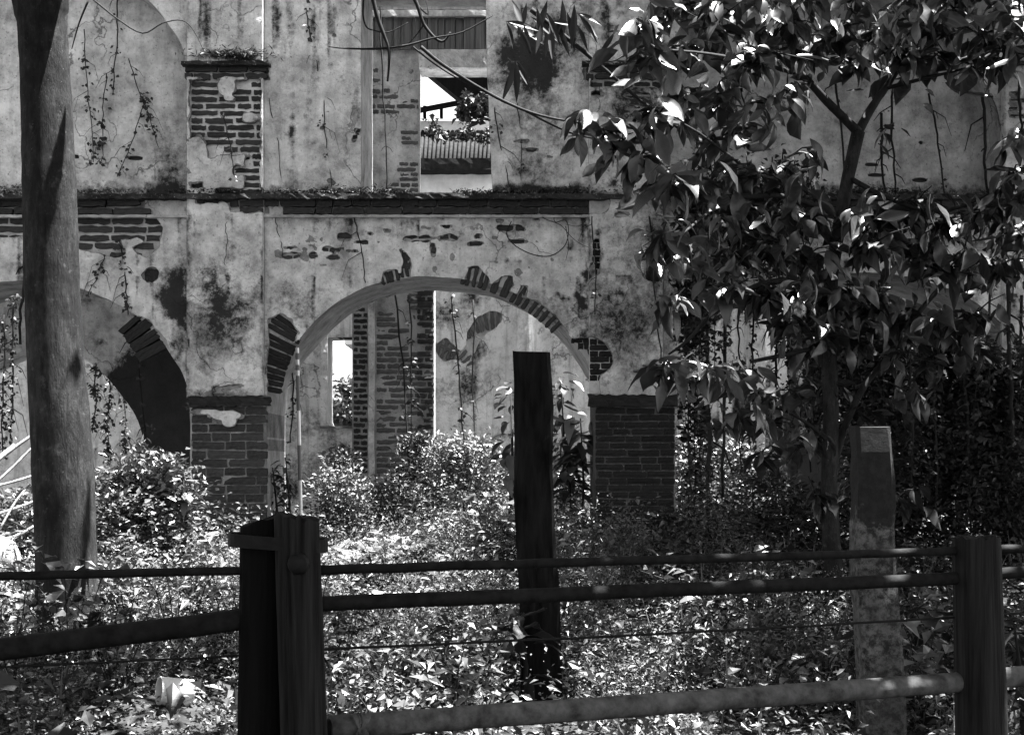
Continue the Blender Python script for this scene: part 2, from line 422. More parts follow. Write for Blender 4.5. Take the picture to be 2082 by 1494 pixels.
# ------------------------------------------------------------------ the front wall of the ruin
wall = thing('ruined_wall', 'two storey ruined wall with round arches, peeling plaster and dark exposed bricks behind the fence', 'ruined wall', (0, D, .69))
ARCH_M = smooth_pts([(545, 1420), (545, 1100), (545, 805), (573, 735), (619, 678), (655, 640), (699, 608), (760, 579), (830, 565), (892, 564), (993, 577), (1060, 604), (1110, 637), (1161, 688), (1202, 750), (1220, 803), (1222, 1100), (1222, 1420)])
ARCH_L = smooth_pts([(-330, 1420), (-325, 1000), (-318, 803), (-270, 700), (-180, 630), (-60, 585), (40, 572), (120, 576), (172, 590), (245, 622), (303, 664), (350, 725), (384, 803), (386, 1000), (386, 1420)])
ARCH_R = smooth_pts([(1374, 1420), (1374, 1000), (1376, 803), (1410, 720), (1470, 645), (1560, 588), (1660, 560), (1748, 556), (1820, 560), (1892, 576), (1981, 615), (2060, 690), (2110, 803), (2112, 1000), (2112, 1420)])
BLIND_L = smooth_pts([(-330, 396), (-330, 260), (-325, 120), (-230, 0), (-100, -70), (40, -100), (180, -75), (290, -8), (345, 55), (378, 122), (383, 260), (383, 396)])
BLIND_R = smooth_pts([(1350, 396), (1350, 260), (1352, 130), (1410, 20), (1520, -60), (1680, -95), (1830, -40), (1930, 55), (2000, 170), (2034, 260), (2036, 396)])
DOOR = [(735, 392), (735, -60), (987, -60), (990, 140), (1001, 392)]
OPEN = [ARCH_M, ARCH_L, ARCH_R, BLIND_L, BLIND_R, DOOR]
def openings(X, Y):
    v = np.full(X.shape, 1e9)
    for p in OPEN: v = np.minimum(v, poly_sdf(X, Y, p))
    return v + .9 * fbm(X, Y, 26, 5, 3)
PIL = [(384, 538), (1197, 1346), (2036, 2190), (-500, -334)]
def patch_field(X, Y):
    """>0 where the plaster has fallen away"""
    f = []
    R = lambda *a: f.append(-rect(X, Y, *a)); E = lambda *a: f.append(-ell(X, Y, *a)); G = lambda pts: f.append(-poly_sdf(X, Y, pts))
    # left upper pilaster
    R(387, 166, 534, 298); R(422, 296, 534, 322); R(498, 320, 534, 396); R(388, 374, 418, 390); E(392, 350, 10, 6); E(436, 318, 12, 9); E(487, 350, 12, 14); R(440, 386, 536, 402)
    # capital and cornice band
    R(372, 130, 546, 164); R(1186, 128, 1356, 166)
    R(-420, 404, 296, 440); R(400, 406, 470, 418); R(470, 404, 548, 436); R(594, 408, 1236, 438); R(1200, 150, 1340, 182); R(1420, 404, 1750, 436); R(1840, 404, 2130, 432)
    # big loss at the left under the cornice
    G([(-420, 430), (300, 430), (318, 440), (336, 466), (326, 492), (322, 506), (300, 524), (280, 520), (268, 502), (300, 494), (280, 486), (250, 490), (258, 516), (240, 526), (200, 520), (150, 506), (60, 484), (-420, 480)])
    # row of lost patches over the middle arch
    for a in ((594, 520, 25, 10), (638, 519, 12, 7), (672, 508, 22, 5), (677, 524, 14, 5), (590, 505, 20, 4), (700, 481, 14, 8), (754, 476, 9, 4), (835, 487, 18, 6), (868, 485, 15, 8), (914, 484, 20, 8), (972, 481, 11, 5),
              (969, 496, 20, 5), (1014, 450, 16, 5), (1030, 464, 34, 8), (1006, 484, 11, 6), (1045, 491, 22, 4), (737, 493, 16, 4), (769, 493, 12, 4), (720, 512, 15, 4), (880, 512, 5, 17), (905, 460, 18, 4), (860, 463, 12, 4), (655, 540, 14, 3), (790, 470, 8, 4)): E(*a)
    # voussoirs showing round the middle arch
    G([(545, 806), (545, 650), (572, 636), (596, 650), (612, 676), (575, 735), (552, 800)])
    G([(776, 576), (780, 552), (806, 548), (818, 566)]); G([(814, 566), (818, 530), (812, 506), (830, 512), (840, 548), (836, 566)])
    G([(944, 572), (950, 540), (972, 543), (996, 572), (990, 580)]); G([(1000, 580), (1020, 562), (1042, 562), (1042, 582), (1030, 596)]); G([(1050, 598), (1062, 580), (1074, 582), (1068, 606)])
    G([(1150, 690), (1170, 688), (1200, 684), (1236, 698), (1248, 726), (1240, 752), (1222, 762), (1214, 790), (1200, 760)])
    G([(1060, 604), (1090, 612), (1130, 640), (1160, 678), (1150, 684), (1110, 638)])
    G([(280, 640), (306, 650), (340, 694), (352, 730), (330, 700)])
    E(308, 560, 17, 16); E(1211, 516, 8, 22); E(1214, 548, 6, 16); E(1326, 538, 26, 38); E(284, 622, 6, 5)
    E(465, 789, 40, 6, -.1); E(440, 800, 24, 7); 
    # piers
    R(386, 806, 548, 1420); R(1190, 806, 1378, 1420); R(-340, 806, -470, 1420)
    # scattered
    for a in ((730, 270, 10, 9), (722, 282, 8, 10), (654, 262, 7, 6), (680, 73, 7, 4), (1500, 190, 20, 5), (1560, 360, 18, 6), (1212, 197, 14, 7), (1240, 300, 26, 5), (1280, 200, 30, 5), (1270, 250, 36, 5), (1250, 270, 40, 4), (1300, 225, 30, 5),
              (1060, 288, 20, 4), (1090, 306, 24, 4), (1110, 320, 26, 4), (440, 150, 16, 8), (1490, 480, 22, 6), (1260, 440, 18, 6), (672, 370, 8, 6)): E(*a)
    for y in (196, 210, 226, 240, 270, 284, 300): R(2044, y - 5, 2044 + (34 if y not in (196,) else 20), y + 5)
    v = np.full(X.shape, -1e9)
    for a in f: v = np.maximum(v, a)
    v = v + 3.6 * fbm(X, Y, 16, 11, 4) + 1.5 * fbm(X, Y, 60, 17, 2)
    # islands of plaster that stayed
    keep = []
    K = lambda *a: keep.append(ell(X, Y, *a))
    K(464, 181, 17, 19); K(512, 244, 15, 9); K(404, 322, 22, 40); K(470, 205, 10, 5); K(463, 845, 30, 9); K(470, 856, 14, 12); K(430, 838, 22, 4); K(576, 424, 18, 18); K(340, 424, 40, 18); K(458, 425, 11, 10); K(700, 415, 7, 6); K(440, 1108, 14, 14)
    for a in keep: v = np.minimum(v, a + 1.2 * fbm(X, Y, 14, 31, 3))
    return v
BLOBS = [(1100, 210, 110, 160, .36), (1260, 480, 70, 60, .3), (900, 470, 300, 24, .22), (640, 600, 60, 30, .3), (230, 380, 160, 20, .3), (640, 300, 60, 90, .12), (455, 640, 70, 95, .62), (440, 570, 50, 36, .45), (360, 610, 30, 62, .95), (350, 570, 24, 40, .55), (360, 690, 20, 60, .5), (600, 620, 46, 50, .35), (1260, 660, 120, 120, .5), (1300, 600, 100, 90, .35), (1080, 130, 80, 80, .8), (1130, 70, 90, 70, .55),
         (1070, 260, 40, 60, .35), (1080, 340, 60, 30, .4), (1290, 200, 90, 70, .62), (1330, 160, 70, 50, .5), (1250, 340, 50, 60, .35), (470, 122, 70, 10, .7), (450, 800, 80, 12, .5), (560, 385, 60, 16, .5), (700, 388, 90, 10, .5), (1090, 385, 120, 14, .7),
         (900, 402, 500, 9, .6), (900, 440, 500, 8, .25), (1500, 430, 200, 50, .4), (1330, 480, 60, 90, .5), (1800, 386, 120, 14, .5), (1960, 380, 60, 20, .7), (1650, 470, 300, 70, .35), (1780, 470, 200, 60, .4), (1400, 620, 60, 60, .6), (1950, 470, 140, 60, .4), (410, 360, 40, 20, .1),
         (1120, 620, 60, 40, .35), (150, 470, 140, 50, .35), (385, 450, 8, 40, .5), (383, 640, 5, 200, .6), (383, 60, 5, 110, .3), (542, 500, 5, 60, .25), (1195, 500, 5, 240, .5), (990, 250, 5, 200, .25)]
def front_stain(X, Y):
    v = np.zeros(X.shape); wx = X + 22 * fbm(X, Y, 40, 61, 4); wy = Y + 22 * fbm(X, Y, 40, 66, 4)
    for cx, cy, rx, ry, a in BLOBS:
        sc = 1 if min(rx, ry) > 14 else .35
        dx = (X + (wx - X) * sc - cx) / rx; dy = (Y + (wy - Y) * sc - cy) / ry
        v = np.maximum(v, a * np.exp(-(dx * dx + dy * dy) * .9) * 1.15)
    return v
_fs = front_stain
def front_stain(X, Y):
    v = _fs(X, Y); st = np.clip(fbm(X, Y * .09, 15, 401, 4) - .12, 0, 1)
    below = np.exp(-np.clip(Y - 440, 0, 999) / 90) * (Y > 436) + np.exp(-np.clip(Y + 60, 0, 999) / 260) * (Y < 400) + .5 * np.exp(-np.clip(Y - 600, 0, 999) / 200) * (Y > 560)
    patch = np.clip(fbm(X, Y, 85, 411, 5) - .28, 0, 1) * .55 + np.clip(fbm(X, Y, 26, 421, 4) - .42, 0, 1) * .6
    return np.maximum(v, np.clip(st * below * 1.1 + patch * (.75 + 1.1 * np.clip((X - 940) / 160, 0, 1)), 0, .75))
def cols(x0, x1, st, edges):
    a = list(np.arange(x0, x1 + .1, st))
    for e in edges: a = [x for x in a if abs(x - e) > st * .45]; a += [e - .5, e + .5]
    return np.array(sorted(a))
pil_edges = [e for p in PIL for e in p if -460 < e < 2480]
xs = cols(-460, 2500, 4, pil_edges); ys = cols(-420, 1200, 4, [126, 164, 442])
def front_relief(X, Y):
    r = .026 + .004 * fbm(X, Y, 30, 3, 4) + .006 * fbm(X, Y, 160, 8, 3)
    for a, b in PIL: r = r + np.where((X > a) & (X < b), .064, 0)
    return r
# core: the rubble body with the openings carried through its whole thickness
slab('core', np.arange(-460, 2501, 10), np.arange(-420, 1201, 10), D, 1.0, openings, M_SOFFIT, wall)
slab('undercoat', np.arange(-460, 2501, 5), np.arange(-420, 1201, 5), D, .02, lambda X, Y: np.minimum(openings(X, Y) - .3, -(patch_field(X, Y) - .5 - np.where((Y > 440) & (Y < 530) & (X > 545), .6, 2.6) * np.clip(fbm(X, Y, 13, 441, 3) + .35, 0, 1.5))), M_MORTAR, wall,
     lambda X, Y: .0185 + sum(np.where((X > a) & (X < b), .064, 0) for a, b in PIL) + .002 * fbm(X, Y, 12, 445, 3))
plaster = slab('plaster', xs, ys, D, .03, lambda X, Y: np.minimum(openings(X, Y) - .5, -patch_field(X, Y)), M_PLASTER, wall, front_relief, front_stain)
for BL, x0, x1, seed in ((BLIND_L, -345, 400, 3), (BLIND_R, 1335, 2060, 4)):
    def pst(X, Y, x0=x0, x1=x1):
        v = .5 * np.exp(-((Y - 392) / 22) ** 2) + .25 * np.clip(fbm(X, Y, 90, 71 + seed, 4), 0, 1)
        if x0 < 0: v = v + .22 * np.exp(-((X - 340) / 40) ** 2) * np.clip((Y - 120) / 200, 0, 1) + .28 * np.exp(-((X - 345) / 40) ** 2 - ((Y - 350) / 60) ** 2)  # left recess painted darker beside the pilaster in place of shade
        return v
    def psd(X, Y, x0=x0):
        v = 9 + 0 * X
        for a in ((150, 318, 18, 4), (275, 322, 18, 4), (1785, 356, 24, 4), (1772, 335, 20, 4), (1870, 366, 20, 5), (1873, 290, 6, 4)): v = np.minimum(v, ell(X, Y, *a))
        return v + .8 * fbm(X, Y, 14, 9, 3)
    slab('recessed_panel', np.arange(x0, x1, 5), np.arange(-120, 410, 5), D + .30, .05, psd, M_PLASTER, wall, lambda X, Y: .004 * fbm(X, Y, 40, 6, 4), pst)
    MB().box(((.5 * (x0 + x1) - CX) * (D + .33) / F, D + .345, EYE - (145 - HY) * D / F), ((x1 - x0) * D / F * 1.02, .03, 2.3)).build('recess_backing', M_BRICK, wall)

def pbox(parent, name, x0, y0, x1, y1, Yf, Yb, mat, jit=0.0, n=(1, 1)):
    """box whose front face covers the given photo pixels at depth Yf"""
    s = Yf / F; X = np.linspace(x0, x1, n[0] + 1); Y = np.linspace(y0, y1, n[1] + 1); GX_, GY_ = np.meshgrid(X, Y)
    if jit: GX_ = GX_ + jit * (RNG.random(GX_.shape) - .5); GY_ = GY_ + jit * (RNG.random(GX_.shape) - .5)
    A = np.stack([(GX_ - CX) * s, np.full(GX_.shape, Yf) - (RNG.random(GX_.shape) * jit * s if jit else 0), EYE - (GY_ - HY) * s], -1).reshape(-1, 3)
    Bk = A.copy(); Bk[:, 1] = Yb; N = len(A); id_ = np.arange(N).reshape(GX_.shape)
    q = np.stack([id_[:-1, :-1], id_[1:, :-1], id_[1:, 1:], id_[:-1, 1:]], -1).reshape(-1, 4)
    lp = list(id_[0, :]) + list(id_[1:, -1]) + list(id_[-1, -2::-1]) + list(id_[-2:0:-1, 0]); L = len(lp)
    e = np.array([(lp[(i + 1) % L], lp[i], lp[i] + N, lp[(i + 1) % L] + N) for i in range(L)])[:, ::-1]
    return mesh_np(name, rel_chain(parent, np.concatenate([A, Bk])), [q, q[:, ::-1] + N, e], mat, parent)

pm = lambda X, Y: patch_field(X, Y)
PF = D - .10
pil_l = pbox(wall, 'pilaster', 385, 120, 537, 800, D - .042, D - .002, M_LIME)
lay(pil_l, 387, 166, 535, 399, D - .042, 14.6, 66, M_BRICK, lambda X, Y: pm(X, Y) + 3 * fbm(X, Y, 30, 83, 3) - 1, joint=4.8, headers=.35, need=.45)
pil_r = pbox(wall, 'pilaster', 1198, 120, 1345, 800, D - .042, D - .002, M_LIME)
lay(pil_r, 1199, 166, 1345, 399, D - .042, 14.6, 66, M_BRICK, pm, joint=3.4, headers=.3)
pil_f = pbox(wall, 'pilaster', 2037, 120, 2189, 800, D - .042, D - .002, M_LIME)
lay(pil_f, 2038, 166, 2100, 399, D - .042, 14.6, 66, M_BRICK, pm, joint=3.4)
for x0, x1 in ((368, 548), (1184, 1358), (2024, 2204)):     # capitals: a thin projecting ledge over two brick courses
    cap = pbox(wall, 'capital', x0, 124, x1, 132, D - .13, D - .043, M_LEDGE, 1.6, (24, 2))
    lay(cap, x0 + 6, 132, x1 - 4, 164, D - .068, 15, 66, M_BRICK, None, joint=3.4, depth=.06, skip=.06)
# cornice at the first floor
cor = pbox(wall, 'cornice', -460, 394, 2500, 404, D - .13, D + .28, M_LEDGE, 3.0, (300, 2))
cor2 = pbox(wall, 'cornice_moulding', -460, 437, 2500, 442, D - .065, D - .001, M_SOFFIT, 1.6, (300, 1))
lay(cor, -60, 405, 384, 437, D - .045, 16, 68, M_BRICK, pm, joint=2.4, headers=.2)
lay(cor, 538, 405, 1197, 437, D - .045, 16, 68, M_BRICK, pm, joint=2.4, headers=.2)
lay(cor, 1346, 405, 2100, 437, D - .045, 16, 68, M_BRICK, pm, joint=2.4, headers=.2)
lay(cor, 386, 405, 537, 437, D - .062, 16, 68, M_BRICK, pm, joint=3, headers=.2, depth=.05)
# brickwork showing through the plaster
lay(wall, -40, 441, 384, 545, D, 16, 66, M_BRICK, pm, joint=3)
lay(wall, 560, 441, 1110, 548, D, 15, 60, M_BRICK, pm, joint=2.6, need=.16)
lay(wall, 640, 60, 735, 390, D, 15, 60, M_BRICK, pm, joint=2.6, need=.12)
lay(wall, 1004, 270, 1195, 335, D, 15, 60, M_BRICK, pm, joint=2.6, need=.12)
# radial bricks of the middle arch
cx, cy = 884, 905
voussoirs(wall, cx, cy, [(a, 344, 392) for a in (-17.5, -15.8, -14.1, -12.4)], D, M_BRICK, 9)
voussoirs(wall, cx, cy, [(a, 346, 406) for a in (-10.6, -9.0, -7.6)], D, M_BRICK, 8)
voussoirs(wall, cx, cy, [(a, 332, 380) for a in (10, 11.8, 13.5, 15.2, 17)], D, M_BRICK, 8.5)
voussoirs(wall, cx, cy, [(a, 332, 378) for a in (20, 21.8, 23.6, 25.4)], D, M_BRICK, 8.5)
voussoirs(wall, cx, cy, [(a, 330, 372) for a in (28, 30, 32.5, 35, 37.5, 40, 42.5, 45)], D, M_BRICK, 9)
voussoirs(wall, 884, 850, [(a, 318, 388) for a in np.arange(-80, -50, 2.1)], D, M_BRICK_DARK, 11)
voussoirs(wall, 884, 850, [(a, 338, 386) for a in np.arange(60, 80, 2.1)], D, M_BRICK_DARK, 11)
voussoirs(wall, 40, 850, [(a, 268, 330) for a in np.arange(50, 66, 2.3)], D, M_BRICK_DARK, 11)
lay(wall, 1140, 684, 1197, 806, D, 13, 22, M_BRICK_DARK, lambda X, Y: np.minimum(pm(X, Y) + 1, openings(X, Y) - 1), joint=1.6, need=.6)
lay(pil_r, 1198, 676, 1256, 800, D - .042, 13, 44, M_BRICK_DARK, pm, joint=1.6, need=.15)
lay(pil_r, 1198, 480, 1240, 575, D - .042, 13, 30, M_BRICK_DARK, pm, joint=1.6, need=.15)
# flat dark plates standing in for the shade inside beam sockets
for hx, hy, r, hd_ in ((308, 560, 15, 0), (1316, 540, 30, .045)):
    pbox(wall, 'socket_shade', hx - r * .9, hy - r * .85, hx + r * .9, hy + r * 1.1, D - .004 - hd_, D - .001 - hd_, M_BRICK_DARK, 2, (4, 4))
# the two piers below the springing
pier_l = pbox(wall, 'pier', 391, 812, 541, 1240, D - .05, D + 1.0, M_MORTAR)
lay(pier_l, 389, 826, 543, 1200, D - .05, 18.0, 76, M_BRICK_PIER, pm, joint=2.2, headers=.3)
pbox(pier_l, 'impost', 385, 806, 548, 826, D - .10, D - .02, M_BRICK_DARK, 4, (22, 3))
pier_r = pbox(wall, 'pier', 1213, 812, 1370, 1240, D - .05, D + 1.0, M_MORTAR_DARK)  # dark mortar and bricks carry the tree's shade as well as damp
lay(pier_r, 1210, 828, 1373, 1200, D - .05, 14.2, 66, M_BRICK_DARK, None, joint=2.2, headers=.35)
pbox(pier_r, 'impost', 1196, 802, 1378, 826, D - .10, D - .02, M_BRICK_DARK, 4, (22, 3))
pbox(wall, 'pier', -470, 812, -335, 1240, D - .05, D + 1.0, M_SOFFIT)
pbox(wall, 'pier', 2118, 812, 2300, 1240, D - .05, D + 1.0, M_SOFFIT)

# ------------------------------------------------------------------ walls inside the ruin
YP = 16.0
ipier = thing('brick_pier', 'tall limed brick pier standing inside the ruin behind the middle arch', 'brick pier', (0, YP, .69))
pbox(ipier, 'pier_core', 762, 420, 882, 1200, YP, YP + .35, M_SOFFIT)
lay(ipier, 764, 560, 884, 1060, YP, 11.8, 50, M_BRICK_PALE, lambda X, Y: .25 + fbm(X, Y, 38, 77, 3), joint=3.2, need=.4, proud=.008)
lay(ipier, 846, 590, 884, 960, YP - .012, 12.4, 40, M_BRICK, None, joint=4.5, skip=.1, proud=.01)
pbox(ipier, 'corner_post', 749, -60, 761, 1190, YP - .06, YP + .1, M_PLASTER, 1.5, (1, 50))
rec = pbox(ipier, 'recessed_flank', 716, 540, 749, 1200, YP + .2, YP + .6, M_SOFFIT)
lay(rec, 717, 600, 749, 1000, YP + .2, 11.6, 34, M_BRICK, None, joint=4.0, headers=0)
upper = pbox(ipier, 'upper_pier', 740, -60, 854, 396, YP - .1, YP - .001, M_PLASTER)
lay(upper, 754, 138, 852, 392, YP - .1, 10.5, 40, M_BRICK_PALE, lambda X, Y: .0 + fbm(X, Y, 34, 78, 3), joint=3.0, need=.5, proud=.006)
pbox(upper, 'plaster_edge', 738, 138, 753, 392, YP - .14, YP - .1, M_PLASTER, 1.5, (1, 20))

lint = thing('lintel_wall', 'dark boarded panel over a pale lintel above the open upper window', 'boarded panel', P(868, 100, YP - .2))
pbox(lint, 'lintel_beam', 852, 101, 1008, 138, YP - .2, YP + .2, M_PLASTER, 1, (12, 3))
pbox(lint, 'backing', 730, -60, 1010, 104, YP - .05, YP - .02, M_BRICK_DARK)
x = 732
while x < 1006:
    wd = random.uniform(13, 24); pbox(lint, 'board', x + .8, 34 + random.uniform(-2, 2), x + wd - .8, 100, YP - .14 + random.uniform(-.02, .02), YP - .06, M_BOARD, .6, (1, 6)); x += wd
pbox(lint, 'pale_strip', 730, 21, 1008, 33, YP - .2, YP - .06, M_PLASTER, 1.5, (20, 1))
pbox(lint, 'upper_band', 730, -60, 1008, 19, YP - .15, YP - .06, M_BOARD, 1.5, (20, 1))  # band of the same board material above the pale strip

YR = 17.0
rearw = thing('rear_wall', 'whitewashed rear wall with a bare window opening and a brick arch scar, seen through the middle arch', 'rear wall', (0, YR, .69))
WIN = [(666, 866), (666, 686), (720, 684), (720, 866)]
def rear_sdf(X, Y):
    v = poly_sdf(X, Y, WIN); v = np.minimum(v, Y - 470 + 5 * fbm(X, Y, 60, 21, 4)); return v + .6 * fbm(X, Y, 12, 25, 3)
def scar(X, Y):
    a = -poly_sdf(X, Y, smooth_pts([(884, 700), (905, 688), (922, 700), (935, 712), (948, 700), (952, 672), (968, 648), (996, 632), (1016, 636), (1020, 652), (1000, 672), (975, 694), (962, 720), (945, 736), (925, 730), (902, 736), (884, 712)]))
    return a + 2 * fbm(X, Y, 16, 28, 3)
def rear_stain_shade(X, Y):
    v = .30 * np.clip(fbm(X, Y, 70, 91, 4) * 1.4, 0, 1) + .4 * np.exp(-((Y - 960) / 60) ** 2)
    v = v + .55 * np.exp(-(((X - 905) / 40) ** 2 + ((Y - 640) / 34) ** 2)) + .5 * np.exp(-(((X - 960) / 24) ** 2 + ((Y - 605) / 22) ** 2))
    v = v + np.clip((X - 1590) / 60, 0, 1) * (.55 + .3 * fbm(X, Y, 50, 97, 4)) + np.clip((X - 1340) / 40, 0, 1) * np.clip(.25 + .7 * fbm(X, Y * .12, 16, 93, 4), 0, .7)  # right end darkened for the shade under the tree, plus vertical streaks
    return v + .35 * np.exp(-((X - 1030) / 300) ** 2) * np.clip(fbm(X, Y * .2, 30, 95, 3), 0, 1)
slab('core', np.arange(440, 2500, 12), np.arange(460, 1211, 12), YR + .03, .5, rear_sdf, M_LIME, rearw)
slab('plaster', np.arange(440, 2500, 5), np.arange(460, 1211, 5), YR, .028, lambda X, Y: np.minimum(rear_sdf(X, Y), -scar(X, Y)), M_WHITE, rearw, lambda X, Y: .006 * fbm(X, Y, 40, 6, 4), rear_stain_shade)
s_ = YR / F
for t, r0, r1 in [(a, 92, 130) for a in np.arange(-62, 14, 6.4)]:
    voussoirs(rearw, 1010, 762, [(t, r0, r1)], YR + .02, M_BRICK_PALE, 7.5, proud=.02)
voussoirs(rearw, 870, 800, [(a, 78, 118) for a in np.arange(14, 64, 7)], YR + .02, M_BRICK_PALE, 7.5, proud=.02)
pbox(rearw, 'window_frame', 652, 676, 666, 872, YR - .03, YR + .02, M_WHITE, 1, (1, 20))
pbox(rearw, 'window_lintel', 650, 676, 722, 686, YR + .1, YR + .4, M_BRICK_DARK, 2, (8, 2))
pbox(rearw, 'window_sill', 650, 866, 722, 871, YR - .04, YR + .3, M_STONE, 1, (8, 1))
pbox(rearw, 'pilaster_strip', 1053, 470, 1074, 1200, YR - .07, YR - .001, M_WHITE, 1, (1, 40))
pbox(rearw, 'pilaster_strip', 1528, 470, 1556, 1200, YR - .07, YR - .001, M_WHITE, 1, (1, 40))

YV = 15.0
vault = thing('inner_arch_wall', 'inner wall with a lower arch and shadow painted into its plaster, behind the left arch', 'inner wall', (0, YV, .69))
ARCH_V = smooth_pts([(-190, 1400), (-190, 1000), (-150, 870), (-60, 765), (40, 715), (110, 708), (180, 735), (238, 792), (286, 872), (293, 1000), (293, 1400)])
def vshade(X, Y):
    a = np.clip((X * .55 + Y * .8 - 690) / 90, 0, 1.1) + .55 * fbm(X, Y, 36, 51, 5)  # shadow painted in, darker to the lower right, mottled by noise
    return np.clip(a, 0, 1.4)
slab('plaster', np.arange(-460, 540, 7), np.arange(470, 1211, 7), YV, .6, lambda X, Y: np.minimum(poly_sdf(X, Y, ARCH_V), Y - 478), M_PLASTER, vault, lambda X, Y: .008 * fbm(X, Y, 40, 6, 4), vshade)
lw = thing('end_wall', 'pale streaked wall beyond the inner arch, hung with creeper', 'wall', (0, 18.4, .69))
slab('plaster', np.arange(-700, 520, 9), np.arange(560, 1211, 9), 18.4, .5, lambda X, Y: Y - 565 + 0 * X, M_WHITE, lw, lambda X, Y: .01 * fbm(X, Y, 40, 6, 4), lambda X, Y: .25 * np.clip(fbm(X, Y, 60, 55, 4), 0, 1))
# ------------------------------------------------------------------ beyond the ruin
YH = 30.0
house = thing('tiled_house', 'white house with an old tiled roof, seen through the upper window', 'house', P(925, 390, YH))
pbox(house, 'wall', 700, 344, 1150, 700, YH, YH + 4, M_HOUSEW)
s_ = YH / F
pbox(house, 'eaves', 690, 322, 1160, 345, YH - .5, YH + .2, M_TILE, 2, (30, 2))
x = 700; k = 0
while x < 1150:
    a = P(x, 326, YH - .45); b_ = P(x + 5, 268, YH + 1.6)
    MB().tube([a, b_], [.042, .042], 6, cap=True).build('tile_row', M_TILE, house, True); x += 8.6
MB().add([tuple(P(690, 328, YH - .4)), tuple(P(1160, 328, YH - .4)), tuple(P(1160, 269, YH + 1.6)), tuple(P(690, 269, YH + 1.6))], [(0, 1, 2, 3)]).build('roof_slope', M_CREOSOTE, house)
YH2 = YH + 1.7
pbox(house, 'attic_wall', 690, 246, 1160, 270, YH2, YH2 + 3, M_HOUSEW)
for i in range(9): pbox(house, 'attic_post', 860 + i * 34, 215, 866 + i * 34, 238, YH2 + .1, YH2 + .3, M_CREOSOTE)
MB().add([tuple(P(690, 262, YH2 - .6)), tuple(P(1160, 172, YH2 - .6)), tuple(P(1160, 160, YH2 - .6)), tuple(P(690, 250, YH2 - .6)),
          tuple(P(690, 262, YH2 + 3)), tuple(P(1160, 172, YH2 + 3)), tuple(P(1160, 160, YH2 + 3)), tuple(P(690, 250, YH2 + 3))],
         [(0, 1, 2, 3), (3, 2, 6, 7), (4, 7, 6, 5), (0, 4, 5, 1)]).build('attic_roof', M_CREOSOTE, house)

# ------------------------------------------------------------------ foliage
def leaf_arrays(pos, dirs, nrm, size, wr=.42, fold=.12, droop=.15):
    """5-vertex folded leaves: returns V, tris"""
    pos = np.asarray(pos, float); d = np.asarray(dirs, float); d = d / (np.linalg.norm(d, axis=1, keepdims=True) + 1e-9)
    n = np.asarray(nrm, float); n = n - d * (n * d).sum(1, keepdims=True); n = n / (np.linalg.norm(n, axis=1, keepdims=True) + 1e-9)
    sd_ = np.cross(d, n); L = np.asarray(size, float)[:, None]; N = len(pos)
    wv = np.asarray(wr, float); wv = wv[:, None] if wv.ndim else wv
    base = pos; mid = pos + d * L * .48 - n * L * fold * .5; l = pos + d * L * .42 + sd_ * L * wv * .5 + n * L * fold * .4; r = pos + d * L * .42 - sd_ * L * wv * .5 + n * L * fold * .4
    tip = pos + d * L - n * L * droop
    V = np.stack([base, l, mid, r, tip], 1).reshape(-1, 3); k = np.arange(N)[:, None] * 5
    T = np.concatenate([k + [[0, 2, 1]], k + [[0, 3, 2]], k + [[1, 2, 4]], k + [[2, 3, 4]]], 0)
    return V, T
def rand_unit(n):
    v = RNG.normal(size=(n, 3)); return v / np.linalg.norm(v, axis=1, keepdims=True)
def foliage(parent, pos, size, mat, out=None, up=.7, name='foliage', wr=.5, droop=.2):
    n = len(pos); d = rand_unit(n); d[:, 2] *= .5
    if out is not None: d = d * .7 + out
    nr = rand_unit(n) * .75; nr[:, 2] += up
    V, T = leaf_arrays(pos, d, nr, size, wr, .14, droop)
    o = mesh_np(name, rel_chain(parent, V) if parent else V, T, mat, parent); o['kind'] = 'stuff'; return o
def bush(px, py_top, py_bot, half, Y, n, leaf, label, mat=M_LEAF_S, depth=.5, cat='bush', name='bush', group='bushes growing in the ruin', stems=7, lean=0):
    """shrub filling a rounded volume between two picture heights"""
    b = P(px, py_bot, Y); b.z = min(b.z, gz(b.x, b.y) + .05); t = thing(name, label, cat, b, group)
    s = Y / F; R = half * s; H = (EYE - (py_top - HY) * s) - b.z
    # clumps on the shell of the volume, leaves round each clump
    n = int(n * 1.6); m = max(10, n // 60); th = RNG.random(m) * 2 * math.pi; hh = RNG.random(m) ** .75
    prof = np.sqrt(np.clip(1 - (np.abs(hh - .42) / .62) ** 2.2, .05, 1)); rr = RNG.random(m) ** .45
    C = np.stack([R * prof * rr * np.cos(th) + lean * hh, depth * prof * rr * np.sin(th), H * hh * .97], 1)
    k = RNG.integers(0, m, n); spread = .16 * min(R, H) + .03
    pos = C[k] + RNG.normal(size=(n, 3)) * spread * np.array([1, 1, .75]); pos[:, 2] = np.abs(pos[:, 2])
    pos = pos + np.array(b)
    outv = (C[k] - np.array([0, 0, H * .35])); outv = outv / (np.linalg.norm(outv, axis=1, keepdims=True) + 1e-6) * .5
    foliage(t, pos, leaf * RNG.uniform(.6, 1.35, n), mat, outv, 1.1)
    mb = MB()
    for i in range(stems):
        c = C[RNG.integers(0, m)]; p0 = Vector((RNG.normal() * .05, RNG.normal() * .05, -.06)); p2 = Vector(c); p1 = (p0 + p2) * .5 + Vector((RNG.normal() * .06, RNG.normal() * .06, .05))
        mb.tube([p0 + b, p1 + b, p2 + b], [.012, .009, .004], 5)
    mb.build('stem', M_TWIG, t, True)
    return t

